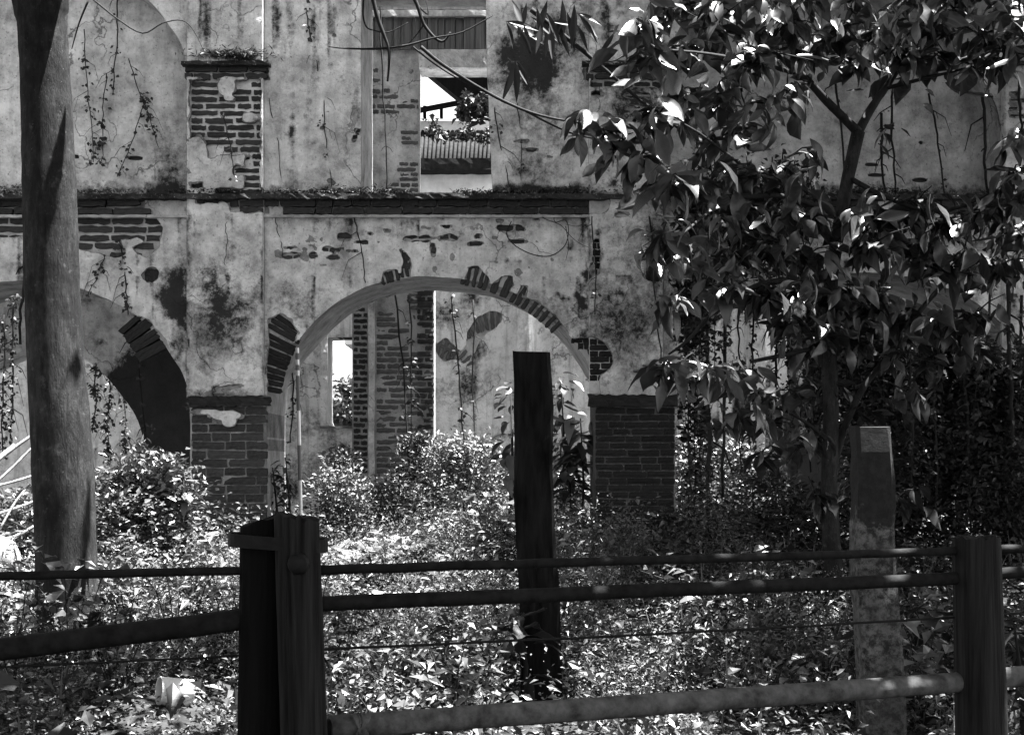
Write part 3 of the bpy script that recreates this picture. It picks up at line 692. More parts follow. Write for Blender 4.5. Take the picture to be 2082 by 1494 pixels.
bush(300, 945, 1155, 105, 11.2, 3400, .062, 'leafy bush with a sunlit top and black shaded front, between tree trunk and left pier', depth=.45)
bush(285, 905, 960, 24, 11.3, 240, .06, 'small bright creeper hump rising above the leafy bush by the tree trunk', depth=.15, stems=3)
bush(690, 962, 1100, 62, 13.9, 2200, .05, 'sunlit bush under the window at the left inside the middle arch', depth=.5)
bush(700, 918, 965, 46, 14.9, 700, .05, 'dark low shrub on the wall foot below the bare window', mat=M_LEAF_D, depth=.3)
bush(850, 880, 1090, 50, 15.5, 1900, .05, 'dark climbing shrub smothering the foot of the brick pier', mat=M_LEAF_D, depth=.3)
bush(950, 900, 1095, 95, 14.9, 3200, .055, 'broad bush with glittering leaves at the right of the brick pier', depth=.55)
bush(800, 985, 1105, 60, 13.6, 1500, .05, 'low weedy bush in front of the brick pier', depth=.4, mat=M_LEAF_S)
bush(1160, 975, 1085, 46, 13.8, 1300, .05, 'bright bush between dark middle post and right pier', depth=.4)
bush(1450, 900, 1085, 105, 13.9, 2900, .06, 'thicket inside the right arch next to the right pier', depth=.5)
bush(1560, 960, 1080, 70, 13.2, 1300, .06, 'sunlit tuft of weeds in the right arch under the tree', depth=.4)
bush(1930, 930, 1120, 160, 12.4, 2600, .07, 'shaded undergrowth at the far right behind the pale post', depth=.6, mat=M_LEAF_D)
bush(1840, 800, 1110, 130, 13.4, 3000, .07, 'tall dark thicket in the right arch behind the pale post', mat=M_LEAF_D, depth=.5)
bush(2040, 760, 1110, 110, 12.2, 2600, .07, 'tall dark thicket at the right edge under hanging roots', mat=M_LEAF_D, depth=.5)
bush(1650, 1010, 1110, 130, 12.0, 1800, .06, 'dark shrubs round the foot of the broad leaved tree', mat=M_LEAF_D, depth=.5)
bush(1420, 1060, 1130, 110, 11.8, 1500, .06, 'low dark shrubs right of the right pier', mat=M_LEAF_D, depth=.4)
bush(1000, 1065, 1125, 44, 11.7, 700, .05, 'small bright shrub left of the dark middle post', depth=.3)
bush(250, 1165, 1235, 52, 9.6, 900, .055, 'scrubby plant at the foot of the grey tree trunk', depth=.3)
bush(420, 1195, 1250, 56, 9.2, 800, .05, 'sunlit low weeds just left of the corner post', depth=.3)
bush(1530, 1270, 1375, 90, 8.0, 1300, .05, 'leafy weeds rising behind the bottom rail near the pale post', depth=.35)
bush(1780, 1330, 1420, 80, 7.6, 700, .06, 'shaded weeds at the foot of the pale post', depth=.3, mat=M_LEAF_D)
bush(40, 1010, 1170, 60, 11.0, 900, .06, 'tangled shrub at the left edge behind the trunk', depth=.3)

# broad drooping leaves: one curved mesh, shared
def big_leaf(seed, curl, wid):
    r = np.random.default_rng(seed); n = 7; V = []; 
    prof = [0.02, .55, .9, 1.0, .82, .45, .02]
    for i in range(n):
        t = i / (n - 1); y = t * (1 - .12 * abs(curl) * t); z = -curl * t * t * .55; tw = (r.random() - .5) * .5 * t; sh = .10 * math.sin(t * 3 + seed)
        hw = wid * prof[i] * .5 * (1 + .08 * (r.random() - .5))
        V += [(-hw + sh, y + (r.random() - .5) * .03, z + (.2 - tw) * hw + (r.random() - .5) * .04), (sh, y, z - .03), (hw + sh, y + (r.random() - .5) * .03, z + (.2 + tw) * hw + (r.random() - .5) * .04)]
    q = []
    for i in range(n - 1):
        a = i * 3; q += [(a, a + 1, a + 4, a + 3), (a + 1, a + 2, a + 5, a + 4)]
    return np.array(V), np.array(q)
BL = [big_leaf(20 + i, c, wv) for i, (c, wv) in enumerate([(.3, .46), (.6, .42), (.9, .5), (.1, .40), (.5, .56), (1.2, .44), (.4, .5), (1.5, .46), (-.3, .48), (.8, .36)])]
def leaf_mesh(i, mat):
    V, q = BL[i]; me = bpy.data.meshes.new('leaf'); me.from_pydata(V.tolist(), [], q.tolist()); me.materials.append(mat)
    for p in me.polygons: p.use_smooth = True
    return me
def leaf_matrix(base, d, n, L):
    d = Vector(d).normalized(); n = Vector(n); n = (n - d * n.dot(d)).normalized(); x = d.cross(n)
    return Matrix(((x.x * L, d.x * L, n.x * L, base[0]), (x.y * L, d.y * L, n.y * L, base[1]), (x.z * L, d.z * L, n.z * L, base[2]), (0, 0, 0, 1)))
def leaves_joined(parent, specs, mat, name='foliage'):
    mb = MB()
    for (b, d, n, L, i) in specs:
        V, q = BL[i]; M = np.array(leaf_matrix(b, d, n, L)); mb.add(V @ M[:3, :3].T + M[:3, 3], q)
    o = mb.build(name, mat, parent, True); o['kind'] = 'stuff'; return o
def leaves_single(parent, specs, mat, meshes):
    off = Vector((0, 0, 0)); p = parent
    while p: off += p.location; p = p.parent
    T = Matrix.Translation(-off)
    for (b, d, n, L, i) in specs:
        o = bpy.data.objects.new('leaf', meshes[i]); COL.objects.link(o); o.parent = parent; o.matrix_local = T @ leaf_matrix(b, d, n, L)

def aloft(p): return p[p[:, 2] > EYE + .326 * np.maximum(p[:, 1], 0) + .22]
# ---- the broad-leaved tree at the right
YT = 9.4
tb = P(1690, 1180, YT); tb.z = gz(tb.x, tb.y)
tree = thing('broadleaf_tree', 'young forked tree with large glossy drooping leaves at the right, in front of the ruin', 'tree', tb)
def T3(px, py, dy=0): return P(px, py, YT + dy)
trunk_pts = [Vector((tb.x + .03, tb.y, tb.z - .1)), T3(1690, 1100), T3(1686, 980), T3(1690, 840), T3(1684, 700), T3(1690, 560), T3(1706, 460), T3(1724, 360), T3(1745, 268)]
MB().tube(trunk_pts, [.075, .062, .055, .052, .05, .048, .045, .043, .045], 10, .1).build('trunk', M_BARK, tree, True)
BR = [([(1480, 400, -.6), (1430, 440, -1.1), (1380, 480, -1.5), (1340, 495, -1.7)], .012), ([(1745, 268, 0), (1690, 215, -.1), (1630, 152, -.2), (1560, 95, -.3), (1490, 30, -.5), (1440, -40, -.6)], .034),
      ([(1745, 268, 0), (1775, 215, .1), (1800, 180, .15), (1850, 110, .2), (1920, 50, .1), (1990, 0, 0)], .034),
      ([(1630, 152, -.2), (1540, 130, -.5), (1440, 110, -1.2), (1330, 100, -1.6)], .018),
      ([(1706, 440, 0), (1600, 400, -.3), (1480, 400, -.6), (1400, 385, -.8), (1330, 350, -1.5), (1260, 300, -1.5), (1185, 250, -1.5)], .022),
      ([(1690, 600, 0), (1590, 570, -.3), (1480, 610, -.5), (1400, 690, -.5), (1360, 720, -.6)], .026),
      ([(1690, 960, 0), (1720, 860, .1), (1760, 780, .2), (1800, 730, .2), (1880, 620, .2), (1960, 540, .2), (2030, 490, .1), (2110, 440, 0)], .03),
      ([(1690, 700, 0), (1600, 720, -.3), (1500, 740, -.5), (1420, 750, -1.5), (1340, 748, -1.75)], .018),
      ([(1686, 900, 0), (1640, 860, -.1), (1580, 830, -.2), (1520, 840, -.2)], .016),
      ([(1724, 360, 0), (1800, 400, -.2), (1900, 430, -.3), (2000, 400, -.4), (2090, 330, -.5)], .02),
      ([(1800, 180, .15), (1880, 160, 0), (1960, 140, -.1), (2060, 110, -.2)], .016),
      ([(1600, 400, -.3), (1500, 330, -.5), (1420, 270, -1.1), (1345, 230, -1.5)], .014)]
for pts, r in BR:
    q = smooth_pts([tuple(T3(*p)) for p in pts], 4); n = len(q)
    MB().tube(q, [r * (1 - .75 * i / (n - 1)) for i in range(n)], 7, .12).build('branch', M_TWIG, tree, True)
# leaf clusters: (px, py, depth offset, spread px, leaf count)
CL = [(1300, 55, -1.5, 34, 12), (1330, 112, -1.6, 30, 14), (1400, 95, -.8, 40, 14), (1450, 60, -.7, 40, 13), (1500, 120, -.7, 40, 18), (1530, 110, -.9, 46, 16), (1560, 60, -.5, 40, 13), (1610, 40, -.5, 44, 14), (1650, 100, -.4, 44, 14), (1700, 60, -.3, 46, 15),
      (1740, 120, -.2, 40, 13), (1780, 60, -.2, 46, 15), (1830, 100, 0, 46, 16), (1880, 60, 0, 46, 14), (1930, 40, -.2, 46, 16), (1990, 70, -.2, 50, 16), (2040, 110, -.2, 46, 15), (1970, 130, -.1, 40, 11), (1900, 115, 0, 40, 11), (1850, 120, .1, 36, 10), (2070, 60, -.2, 40, 10),
      (1360, 20, -.8, 44, 12), (1440, 10, -.7, 44, 12), (1540, 5, -.6, 44, 12), (1640, -5, -.5, 44, 12), (1740, 0, -.4, 44, 12), (1840, 0, -.2, 44, 12), (1940, -10, -.2, 44, 12), (2050, 10, -.2, 44, 12),
      (1340, 232, -1.5, 30, 14), (1380, 240, -.7, 34, 12), (1420, 200, -.6, 40, 14), (1470, 200, -.5, 40, 12), (1510, 260, -.4, 40, 12), (1450, 280, -.5, 40, 12), (1550, 210, -.5, 40, 10), (1600, 190, -.4, 36, 10),
      (1180, 240, -1.5, 20, 10), (1225, 262, -1.5, 22, 11), (1265, 290, -1.5, 24, 12), (1300, 320, -1.6, 24, 12), (1330, 352, -1.6, 22, 12), (1365, 362, -1.6, 26, 13), (1420, 375, -.9, 28, 12), (1480, 350, -.7, 36, 12), (1530, 350, -.5, 36, 12),
      (1650, 300, -.2, 20, 4), (1600, 345, -.3, 30, 7), (1800, 265, -.1, 20, 4),
      (1420, 450, -.6, 46, 14), (1500, 440, -.4, 50, 16), (1580, 430, -.3, 50, 16), (1640, 440, -.2, 46, 14), (1560, 500, -.3, 52, 16), (1480, 520, -.4, 50, 15), (1640, 520, -.2, 50, 14), (1400, 520, -.6, 36, 12), (1345, 492, -1.7, 26, 13), (1375, 500, -1.6, 24, 10),
      (1745, 430, -.2, 36, 13), (1800, 440, -.2, 44, 14), (1860, 420, -.2, 44, 14), (1930, 450, -.2, 46, 15), (2000, 430, -.3, 46, 15), (2060, 470, -.3, 44, 14), (1770, 500, -.2, 42, 15), (1850, 500, -.1, 46, 14), (1960, 520, -.1, 46, 14), (2040, 540, -.1, 44, 14), (1900, 540, 0, 40, 12),
      (2070, 280, -.5, 26, 9), (2060, 350, -.5, 30, 10), (2085, 390, -.5, 24, 8),
      (1620, 590, -.2, 46, 14), (1700, 600, -.1, 46, 14), (1780, 620, 0, 46, 15), (1850, 650, .1, 46, 14), (1920, 660, .1, 46, 14), (1980, 640, .1, 40, 12), (1550, 600, -.3, 40, 12), (1740, 690, 0, 50, 15), (1820, 720, .1, 44, 12), (1660, 680, -.1, 46, 14), (1600, 660, -.2, 36, 10),
      (1365, 612, -1.6, 24, 8), (1480, 590, -.5, 36, 9), (1345, 745, -1.8, 24, 13), (1385, 748, -1.7, 28, 16), (1440, 750, -1.6, 30, 16), (1490, 765, -.6, 34, 12), (1540, 800, -.4, 40, 12), (1500, 850, -.3, 36, 11), (1570, 860, -.2, 40, 12), (1620, 800, -.1, 40, 12), (1640, 900, 0, 44, 12), (1560, 930, -.1, 40, 10),
      (1760, 840, .2, 44, 10), (1850, 800, .2, 44, 10), (1680, 780, 0, 40, 12), (1900, 740, .2, 40, 10), (1985, 700, .1, 40, 10), (1740, 960, .2, 46, 10), (1830, 1010, .2, 46, 10), (1660, 1010, 0, 46, 10)]
specs = []
twigs = MB()
for (px, py, dy, sp, n) in CL:
    c = T3(px, py, dy + RNG.normal() * .12); s = YT / F
    for i in range(int(n * (3.2 if 400 < py < 720 else 2.3 if py < 130 else 2.0))):
        ros = RNG.random() < .6; a = RNG.random() * 2 * math.pi; kk = .22 if ros else .6
        b = c + Vector((RNG.normal() * sp * kk * s, RNG.normal() * (.08 if ros else .26), RNG.normal() * sp * kk * .75 * s))
        out = Vector((math.cos(a), math.sin(a) * .8, 0)); drp = RNG.uniform(-.25, 1.0) if ros else abs(RNG.normal()) * .9
        d = out + Vector((0, 0, -drp))
        nn = Vector((RNG.normal() * .4, RNG.normal() * .4, 1.0)) + out * .3 if ros else Vector((RNG.normal() * .7, RNG.normal() * .7, 1.0))
        specs.append((b, d, nn, RNG.uniform(.4, 1.15) * 58 * s, int(RNG.integers(0, 10))))
    for i in range(3):
        e = c + Vector((RNG.normal() * sp * .7 * s, RNG.normal() * .12, RNG.normal() * sp * .5 * s)); twigs.tube([c, (c + e) * .5 + Vector((0, 0, .02)), e], [.006, .005, .003], 5)
twigs.build('twig', M_TWIG, tree, True)['kind'] = 'stuff'
RNGp = np.random.default_rng(3)
# the 300 nearest the camera are leaves of their own, the rest one mass
order = sorted(range(len(specs)), key=lambda i: specs[i][0].y - .003 * (1041 - abs(specs[i][0].x)))
LM = [leaf_mesh(i, M_LEAF) for i in range(10)]
leaves_single(tree, [specs[i] for i in order[:300]], M_LEAF, LM)
leaves_joined(tree, [specs[i] for i in order[300:]], M_LEAF)

# the crown goes on above the frame
pc = []
for (cx_, cy_, cz_, n) in ((1.3, 10.2, 5.4, 700), (2.2, 10.4, 5.5, 900), (3.2, 10.2, 5.5, 900), (2.0, 11.2, 5.9, 900), (3.2, 11.3, 6.0, 900), (4.4, 10.6, 5.8, 900), (5.6, 11.4, 5.8, 900), (5.4, 9.6, 5.6, 900), (5.6, 12.2, 6.2, 900), (4.2, 12.0, 6.2, 900), (6.6, 10.5, 6, 900), (3.4, 12.2, 5.9, 900), (2.4, 12.0, 5.6, 700)):
    pc.append(np.array([cx_, cy_, cz_]) + RNG.normal(size=(n, 3)) * np.array([.42, .45, .22]))
pc = aloft(np.concatenate(pc)); foliage(tree, pc, RNG.uniform(.14, .24, len(pc)), M_LEAF, None, 1.0, 'crown')
for p0, p1 in (((1440, -40, -.6), (1.3, 10.2, 5.4)), ((1990, 0, 0), (3.2, 10.2, 5.5)), ((1990, 0, 0), (4.4, 10.6, 5.8)), ((1440, -40, -.6), (2.0, 11.2, 5.9))):
    a = T3(*p0); b_ = Vector(p1); MB().tube([a, a.lerp(b_, .5) + Vector((0, 0, .1)), b_], [.02, .015, .008], 6).build('branch', M_TWIG, tree, True)

# ---- the shade trees over the place where the photographer stands
def shade_tree(x, y, h, blobs, label):
    b = Vector((x, y, gz(x, y))); t = thing('shade_tree', label, 'tree', b, 'shade trees over the fence'); pos = []
    MB().tube([b - Vector((0, 0, .2)), b + Vector((.1, 0, h * .5)), b + Vector((.05, .1, h))], [.26, .2, .12], 12, .08).build('trunk', M_BARK, t, True)
    for (cx_, cy_, cz_, r, n) in blobs:
        c = Vector((cx_, cy_, cz_)); top = b + Vector((.05, .1, h * .8)); MB().tube([top, top.lerp(c, .5) + Vector((0, 0, .3)), c], [.09, .06, .02], 7).build('limb', M_BARK, t, True)
        pos.append(np.array(c) + RNG.normal(size=(n, 3)) * np.array([r, r, r * .45]))
    pos = aloft(np.concatenate(pos)); foliage(t, pos, RNG.uniform(.22, .36, len(pos)), M_LEAF_S, None, .8, 'crown')
shade_tree(-3.6, -1.5, 5.4, [(-4.2, 2.0, 5.4, 1.0, 900), (-2.6, 3.6, 5.6, .9, 900), (-1.0, 3.0, 5.8, .9, 800), (-3.4, 5.0, 5.8, .9, 800), (-5.4, 0, 5.6, 1.2, 900), (-.1, 4.3, 5.6, .45, 700), (-1.2, 4.6, 5.7, .6, 700), (-1.8, 5.6, 5.7, .7, 800), (-2.0, -.5, 6.2, 1.2, 1000), (-4.0, -3.5, 6, 1.4, 1000)], 'spreading tree behind the photographer at the left')
shade_tree(4.4, -2.0, 5.6, [(3.4, 1.6, 5.6, 1.0, 900), (1.6, 2.4, 5.8, .9, 800), (2.8, 4.4, 5.7, .6, 800), (.9, 4.5, 5.6, .45, 700), (1.8, 4.2, 5.8, .35, 200), (4.6, 3.2, 5.6, 1.0, 900), (3.2, 6.6, 5.5, .45, 500), (4.2, 7.0, 5.6, .5, 600), (3.1, 7.7, 5.4, .4, 500), (4.3, 8.0, 5.6, .45, 500), (5.3, 7.4, 5.8, .6, 500), (.6, .2, 6.2, 1.1, 1000), (5.6, -.5, 5.8, 1.3, 900), (3.4, -4, 6.2, 1.5, 1000), (.2, -4.5, 6.6, 1.5, 1000)], 'spreading tree behind the photographer at the right')

# ---- the big grey trunk at the left
YG = 8.2
gb = P(140, 1300, YG); gb.z = gz(gb.x, gb.y)
gt = thing('smooth_barked_tree', 'thick smooth grey tree trunk at the left, dark on one side', 'tree', gb)
tp = [(142, 1340, 70), (140, 1285, 64), (138, 1230, 62), (134, 1130, 61), (130, 1000, 61.5), (122, 850, 59), (112, 700, 56), (105, 550, 54.5), (101, 400, 53.5), (96, 250, 51), (90, 120, 49), (86, 50, 49), (83, 18, 54), (80, -40, 60)]
q = smooth_pts([tuple(P(a, b, YG)) + (r * YG / F,) for a, b, r in tp], 5)
mb = MB(); mb.tube([Vector(p[:3]) for p in q], [p[3] for p in q], 28, .035); mb.build('trunk', M_BARK, gt, True)
for pts, r in (([(80, -30), (20, -120), (-80, -230), (-200, -330)], .12), ([(84, -30), (150, -130), (260, -240), (420, -330)], .11), ([(82, -30), (70, -160), (40, -320)], .1)):
    q = smooth_pts([tuple(P(a, b, YG - i * .25)) for i, (a, b) in enumerate(pts)], 4)
    MB().tube(q, [r * (1 - .5 * i / (len(q) - 1)) for i in range(len(q))], 10, .08).build('limb', M_BARK, gt, True)
pc = []
for cxp, cyp, n in ((-420, -420, 300), (-250, -520, 260), (-600, -500, 260), (-520, -620, 260), (-300, -680, 260)):
    c = P(cxp, cyp, YG - .6); pc.append(np.array(c) + RNG.normal(size=(n, 3)) * np.array([.8, 1.0, .45]))
for c in ((-.9, 7.2, 5.5), (.25, 7.3, 5.4), (-1.2, 6.4, 5.6), (1.2, 6.9, 5.3), (-1.0, 6.3, 5.5), (-.45, 7.6, 5.5)): pc.append(np.array(c) + RNG.normal(size=(420, 3)) * np.array([.4, .32, .2]))
pc = aloft(np.concatenate(pc)); foliage(gt, pc, RNG.uniform(.12, .2, len(pc)), M_LEAF_S, None, .7, 'crown')

# ------------------------------------------------------------------ creepers and aerial roots
def vine(px0, y0, px1, y1, Y, r, label, leafy=0, leaf=.05, mat=M_LEAF_D, wob=4, name='hanging_vine', cat='vine', stem=M_TWIG, group='creepers hanging down the ruin'):
    n = 14; pts = []; ph = RNG.random() * 6
    for i in range(n):
        t = i / (n - 1); pts.append(P(px0 + (px1 - px0) * t + wob * math.sin(t * 7 + ph) * .5 + RNG.normal() * wob * .25, y0 + (y1 - y0) * t, Y + .01 * math.sin(t * 9 + ph)))
    t_ = thing(name, label, cat, pts[-1], group); MB().tube(pts, [r * (1 - .3 * i / n) for i in range(n)], 5, .2).build('stem', stem, t_, True)
    sh = MB()
    for i in range(2 if not leafy else min(7, 3 + leafy // 12)):
        a = pts[int(RNG.integers(1, n - 3))]; sg = 1 if RNG.random() < .5 else -1; L_ = RNG.uniform(.08, .3)
        sh.tube([a, a + Vector((sg * L_ * .4, -.01, -L_ * .25)), a + Vector((sg * L_ * .6, -.015, -L_ * RNG.uniform(.5, 1.1)))], [r * .5, r * .4, r * .2], 4)
    if r > .0045: sh.build('shoot', stem, t_, True)['kind'] = 'stuff'
    if leafy:
        k = np.clip(RNG.choice(RNG.random(max(3, leafy // 5)), leafy) + RNG.normal(size=leafy) * .05, 0, .999); k[::2] = RNG.random(len(k[::2])); k.sort(); base = np.array([tuple(pts[min(int(a * (n - 1)), n - 2)].lerp(pts[min(int(a * (n - 1)), n - 2) + 1], a * (n - 1) % 1)) for a in k])
        m = RNG.integers(1, 4, leafy); pos = np.repeat(base, m, 0); pos = pos + RNG.normal(size=pos.shape) * np.array([leaf * .5, .02, leaf * .35])
        pos[:, 1] -= .02; d = rand_unit(len(pos)); d[:, 2] = -np.abs(d[:, 2]) * .8; d[:, 1] *= .4
        nr = rand_unit(len(pos)) * .5; nr[:, 1] -= .8; nr[:, 2] += .5
        V, T = leaf_arrays(pos, d, nr, leaf * RNG.uniform(.6, 1.2, len(pos)), .75, .1, .1)
        o = mesh_np('foliage', rel_chain(t_, V), T, mat, t_); o['kind'] = 'stuff'
    return t_
WF = D - .03
VINES = [
 (1690, 640, 1695, 1000, 12.6, .012, 'dark root hanging just behind the tree trunk', 30),
 (1760, 620, 1766, 960, 12.9, .012, 'leafy root hanging behind the pale post', 50),
 (1800, 700, 1806, 1000, 12.8, .010, 'thin leafy root right behind the pale post', 40),
 (1930, 640, 1936, 1040, 12.7, .012, 'leafy dark root midway between pale post and right edge', 60),
 (1985, 680, 1990, 1000, 12.6, .010, 'ivy strand left of the thick root at the right edge', 60),
 (2075, 600, 2078, 1000, 12.4, .014, 'outermost root at the right edge', 40),
 (1640, 620, 1646, 960, 13.0, .012, 'dark root left of the tree trunk in the right arch', 50),
 (1500, 640, 1506, 960, 13.1, .009, 'fine root over the left of the lit wall in the right arch', 30),
 (772, -20, 786, 392, 15.7, .010, 'straight bare root hanging down the limed brick in the upper doorway', 0),
 (806, 600, 834, 960, 15.8, .012, 'long thin root crossing the front of the brick pier', 0),
 (832, 600, 842, 1010, 15.75, .008, 'leafy root on the right half of the brick pier', 40),
 (918, 600, 945, 905, 16.7, .012, 'dark root with few leaves over the brick arch scar', 16),
 (962, 610, 965, 920, 16.7, .009, 'thin root right of the brick arch scar', 6),
 (600, 700, 590, 900, 13.4, .009, 'root along the left jamb of the middle arch', 8),
 (240, -20, 232, 190, D + .26, .007, 'thin vine high on the left recess, with scattered small leaves', 12),
 (170, 60, 190, 330, D + .26, .005, 'fine creeper with tiny leaves just right of the grey trunk', 26),
 (215, 150, 205, 330, D + .26, .005, 'fine creeper with dark dots of leaves in the left recess', 18),
 (262, 120, 322, 300, D + .26, .005, 'slanting creeper in the middle of the left recess', 22),
 (300, 200, 240, 360, D + .26, .005, 'creeper slanting back low in the left recess', 18),
 (618, -10, 645, 145, WF, .006, 'leafy creeper hanging at the top between pilaster and doorway', 16),
 (655, 180, 672, 380, WF, .005, 'thin creeper with sparse tufts left of the upper doorway', 6),
 (548, 200, 575, 365, WF, .004, 'hair thin vine beside the left upper pilaster', 0),
 (455, 230, 478, 360, D - .15, .006, 'crooked vine on the bare bricks of the left pilaster', 4),
 (560, 440, 575, 520, WF, .004, 'thin vine below the cornice right of the left pilaster', 0),
 (722, 440, 745, 575, WF, .006, 'vine ending in a hook over the left of the middle arch', 0),
 (462, 450, 458, 540, D - .15, .004, 'hair thin vine on the plastered left pilaster', 0),
 (1000, 200, 1035, 380, WF, .006, 'thin vine right of the upper window', 3),
 (1055, 210, 1062, 385, WF, .004, 'hair thin vine at the middle of the stained plaster', 2),
 (1205, 440, 1212, 640, D - .14, .006, 'vine down the left edge of the right pilaster', 3),
 (1320, 440, 1345, 760, D - .14, .008, 'dark vine on the right pilaster near the socket', 4),
 (245, 490, 262, 640, WF, .007, 'branching creeper with leaves over the left arch', 22),
 (215, 520, 180, 600, WF, .005, 'short creeper slanting toward the grey trunk', 14),
 (268, 560, 300, 960, 13.5, .012, 'pale rooty creeper hanging in the mouth of the left arch', 26),
 (222, 770, 222, 945, 17.9, .010, 'ivy column in the left arch, nearer the trunk', 80),
 (250, 790, 258, 925, 17.9, .008, 'ivy strand in the left arch, nearer the pier', 50),
 (196, 740, 190, 880, 13.4, .008, 'clump of dark leaves hanging beside the trunk', 60),
 (30, 600, 20, 900, 12.4, .010, 'leafy creeper at the left edge behind the trunk', 70),
 (52, 470, 40, 700, WF, .016, 'thick root on the plaster left of the trunk', 0),
 (8, 640, 5, 930, 12.4, .008, 'creeper at the extreme left edge', 50),
 (1700, 150, 1720, 395, WF, .012, 'first root from the fork across the upper right recess', 3),
 (1790, 230, 1798, 398, WF, .014, 'thick bent root in the upper right recess', 2),
 (1812, 180, 1820, 405, WF, .012, 'straight dark root in the middle of the upper right recess', 2),
 (1890, 190, 1925, 410, WF, .010, 'knotted root slanting across the pale right recess', 4),
 (1998, 190, 2008, 395, WF, .016, 'dark root along the right edge of the right recess', 0),
 (2072, 150, 2078, 300, D - .15, .014, 'root on the far right pilaster', 0),
 (1430, 250, 1440, 820, 11.8, .014, 'dark root hanging left of the tree, through the shade', 30),
 (1475, 250, 1470, 1010, 11.8, .018, 'thick dark root left of the tree reaching the weeds', 60),
 (1530, 620, 1535, 900, 13.2, .010, 'leafy root across the lit wall in the right arch', 60),
 (1575, 600, 1578, 870, 13.2, .014, 'dark leafy root beside the lit wall in the right arch', 80),
 (1600, 640, 1604, 800, 13.2, .008, 'dotted ivy strand right of the lit wall in the right arch', 70),
 (1400, 880, 1402, 1060, 12.0, .012, 'dark stem beside the right pier', 20),
 (1440, 860, 1442, 1090, 11.6, .022, 'thick black stem in front of the thicket', 14),
 (1850, 640, 1856, 1000, 12.0, .014, 'dark root right of the tree, with bright leaf tips', 40),
 (1900, 760, 1905, 1050, 12.0, .012, 'second dark root right of the tree', 30),
 (1960, 740, 1975, 1080, 12.0, .014, 'third dark root far right under the tree', 40),
 (2050, 560, 2058, 900, 11.5, .02, 'thick hanging root at the right edge', 20),
 (2010, 560, 2014, 800, 11.5, .012, 'thin hanging root near the right edge', 10)]
for v in VINES: vine(v[0], v[1], v[2], v[3], v[4], v[5], v[6], v[7], .042 if v[4] < 15 else .06)

def curtain(x0, x1, y0, y1, Y, n, strands, leaf, label):
    t = thing('hanging_creeper', label, 'creeper', P(.5 * (x0 + x1), y1, Y), 'curtains of creeper'); st = MB(); pos = []
    for i in range(strands):
        px = RNG.uniform(x0, x1); a = P(px, y0 + RNG.uniform(-20, 40), Y + RNG.normal() * .12); ln = RNG.uniform(.45, 1); b_ = P(px + RNG.normal() * 8, y0 + (y1 - y0) * ln, Y + RNG.normal() * .12)
        m = a.lerp(b_, .5) + Vector((RNG.normal() * .03, 0, 0)); st.tube([a, m, b_], [.007, .006, .003], 4)
        k = RNG.random(n // strands) ** .8; q = np.array(a)[None] * (1 - k[:, None]) + np.array(b_)[None] * k[:, None]; pos.append(q + RNG.normal(size=q.shape) * np.array([.05, .06, .03]))
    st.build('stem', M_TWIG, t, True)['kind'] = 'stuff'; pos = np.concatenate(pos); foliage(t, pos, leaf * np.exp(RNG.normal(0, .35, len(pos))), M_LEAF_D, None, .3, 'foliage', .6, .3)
curtain(1625, 1800, 590, 960, 12.7, 2600, 22, .06, 'dense dark creeper curtain in the right arch just behind the tree trunk')
curtain(1780, 2000, 640, 1000, 12.5, 3600, 26, .06, 'dense dark creeper curtain in the right arch beyond the tree trunk')
curtain(1960, 2120, 700, 1050, 12.1, 2600, 18, .065, 'dark creeper mass at the right edge of the picture')
curtain(1372, 1470, 330, 800, 11.9, 2600, 18, .055, 'dark creeper strands beside the right pilaster behind the leaves')
curtain(1470, 1640, 330, 600, 12.1, 2600, 18, .055, 'dark creepers over the crown of the right arch')
curtain(1395, 1440, 700, 1060, 12.9, 700, 6, .05, 'narrow creeper just right of the right pier')
curtain(935, 1002, 196, 246, 24.7, 700, 12, .10, 'ragged dark creeper hanging from the lean-to roof in the upper window')
curtain(852, 1002, 256, 280, 29.0, 700, 20, .09, 'dark weeds trailing over the tiled roof in the upper window')
def twig_thing(name, label, cat, paths, mat, Y, group=None):
    t = thing(name, label, cat, P(paths[0][0][0][0], paths[0][0][0][1], Y), group)
    for pts, r in paths:
        q = smooth_pts([tuple(P(p[0], p[1], Y + (p[2] if len(p) > 2 else 0))) for p in pts], 4); n = len(q)
        MB().tube(q, [r * (1 - .6 * i / (n - 1)) for i in range(n)], 6, .15).build('branch', mat, t, True)
    return t
twig_thing('bare_branch', 'bare dark branch hanging in front of the upper doorway', 'branch',
           [([(752, -30), (766, 30), (780, 70), (790, 98), (791, 130), (788, 166)], .016), ([(790, 98), (740, 100), (690, 98), (668, 95)], .008), ([(790, 98), (830, 92), (880, 78), (940, 66), (1002, 32)], .008),
            ([(740, -20), (738, 30), (745, 55), (760, 62), (790, 66), (830, 46)], .007)], M_TWIG, 9.0)
twig_thing('bare_branch', 'leafless branch with a swollen end left of the upper window', 'branch',
           [([(828, -30), (848, 10), (862, 50), (885, 78), (902, 84), (916, 66)], .015), ([(862, 50), (848, 70), (830, 90)], .006), ([(850, 12), (870, 30), (866, 2)], .006)], M_TWIG, 9.2)
twig_thing('liana', 'long sagging liana from the upper doorway to the leaves of the tree', 'liana',
           [([(856, 96), (900, 132), (990, 188), (1060, 222), (1120, 240), (1180, 250), (1240, 262)], .012), ([(1062, 222), (1110, 248), (1170, 274), (1230, 285), (1300, 292)], .007), ([(840, 96), (880, 128), (930, 160), (990, 190)], .006)], M_TWIG, 8.6)
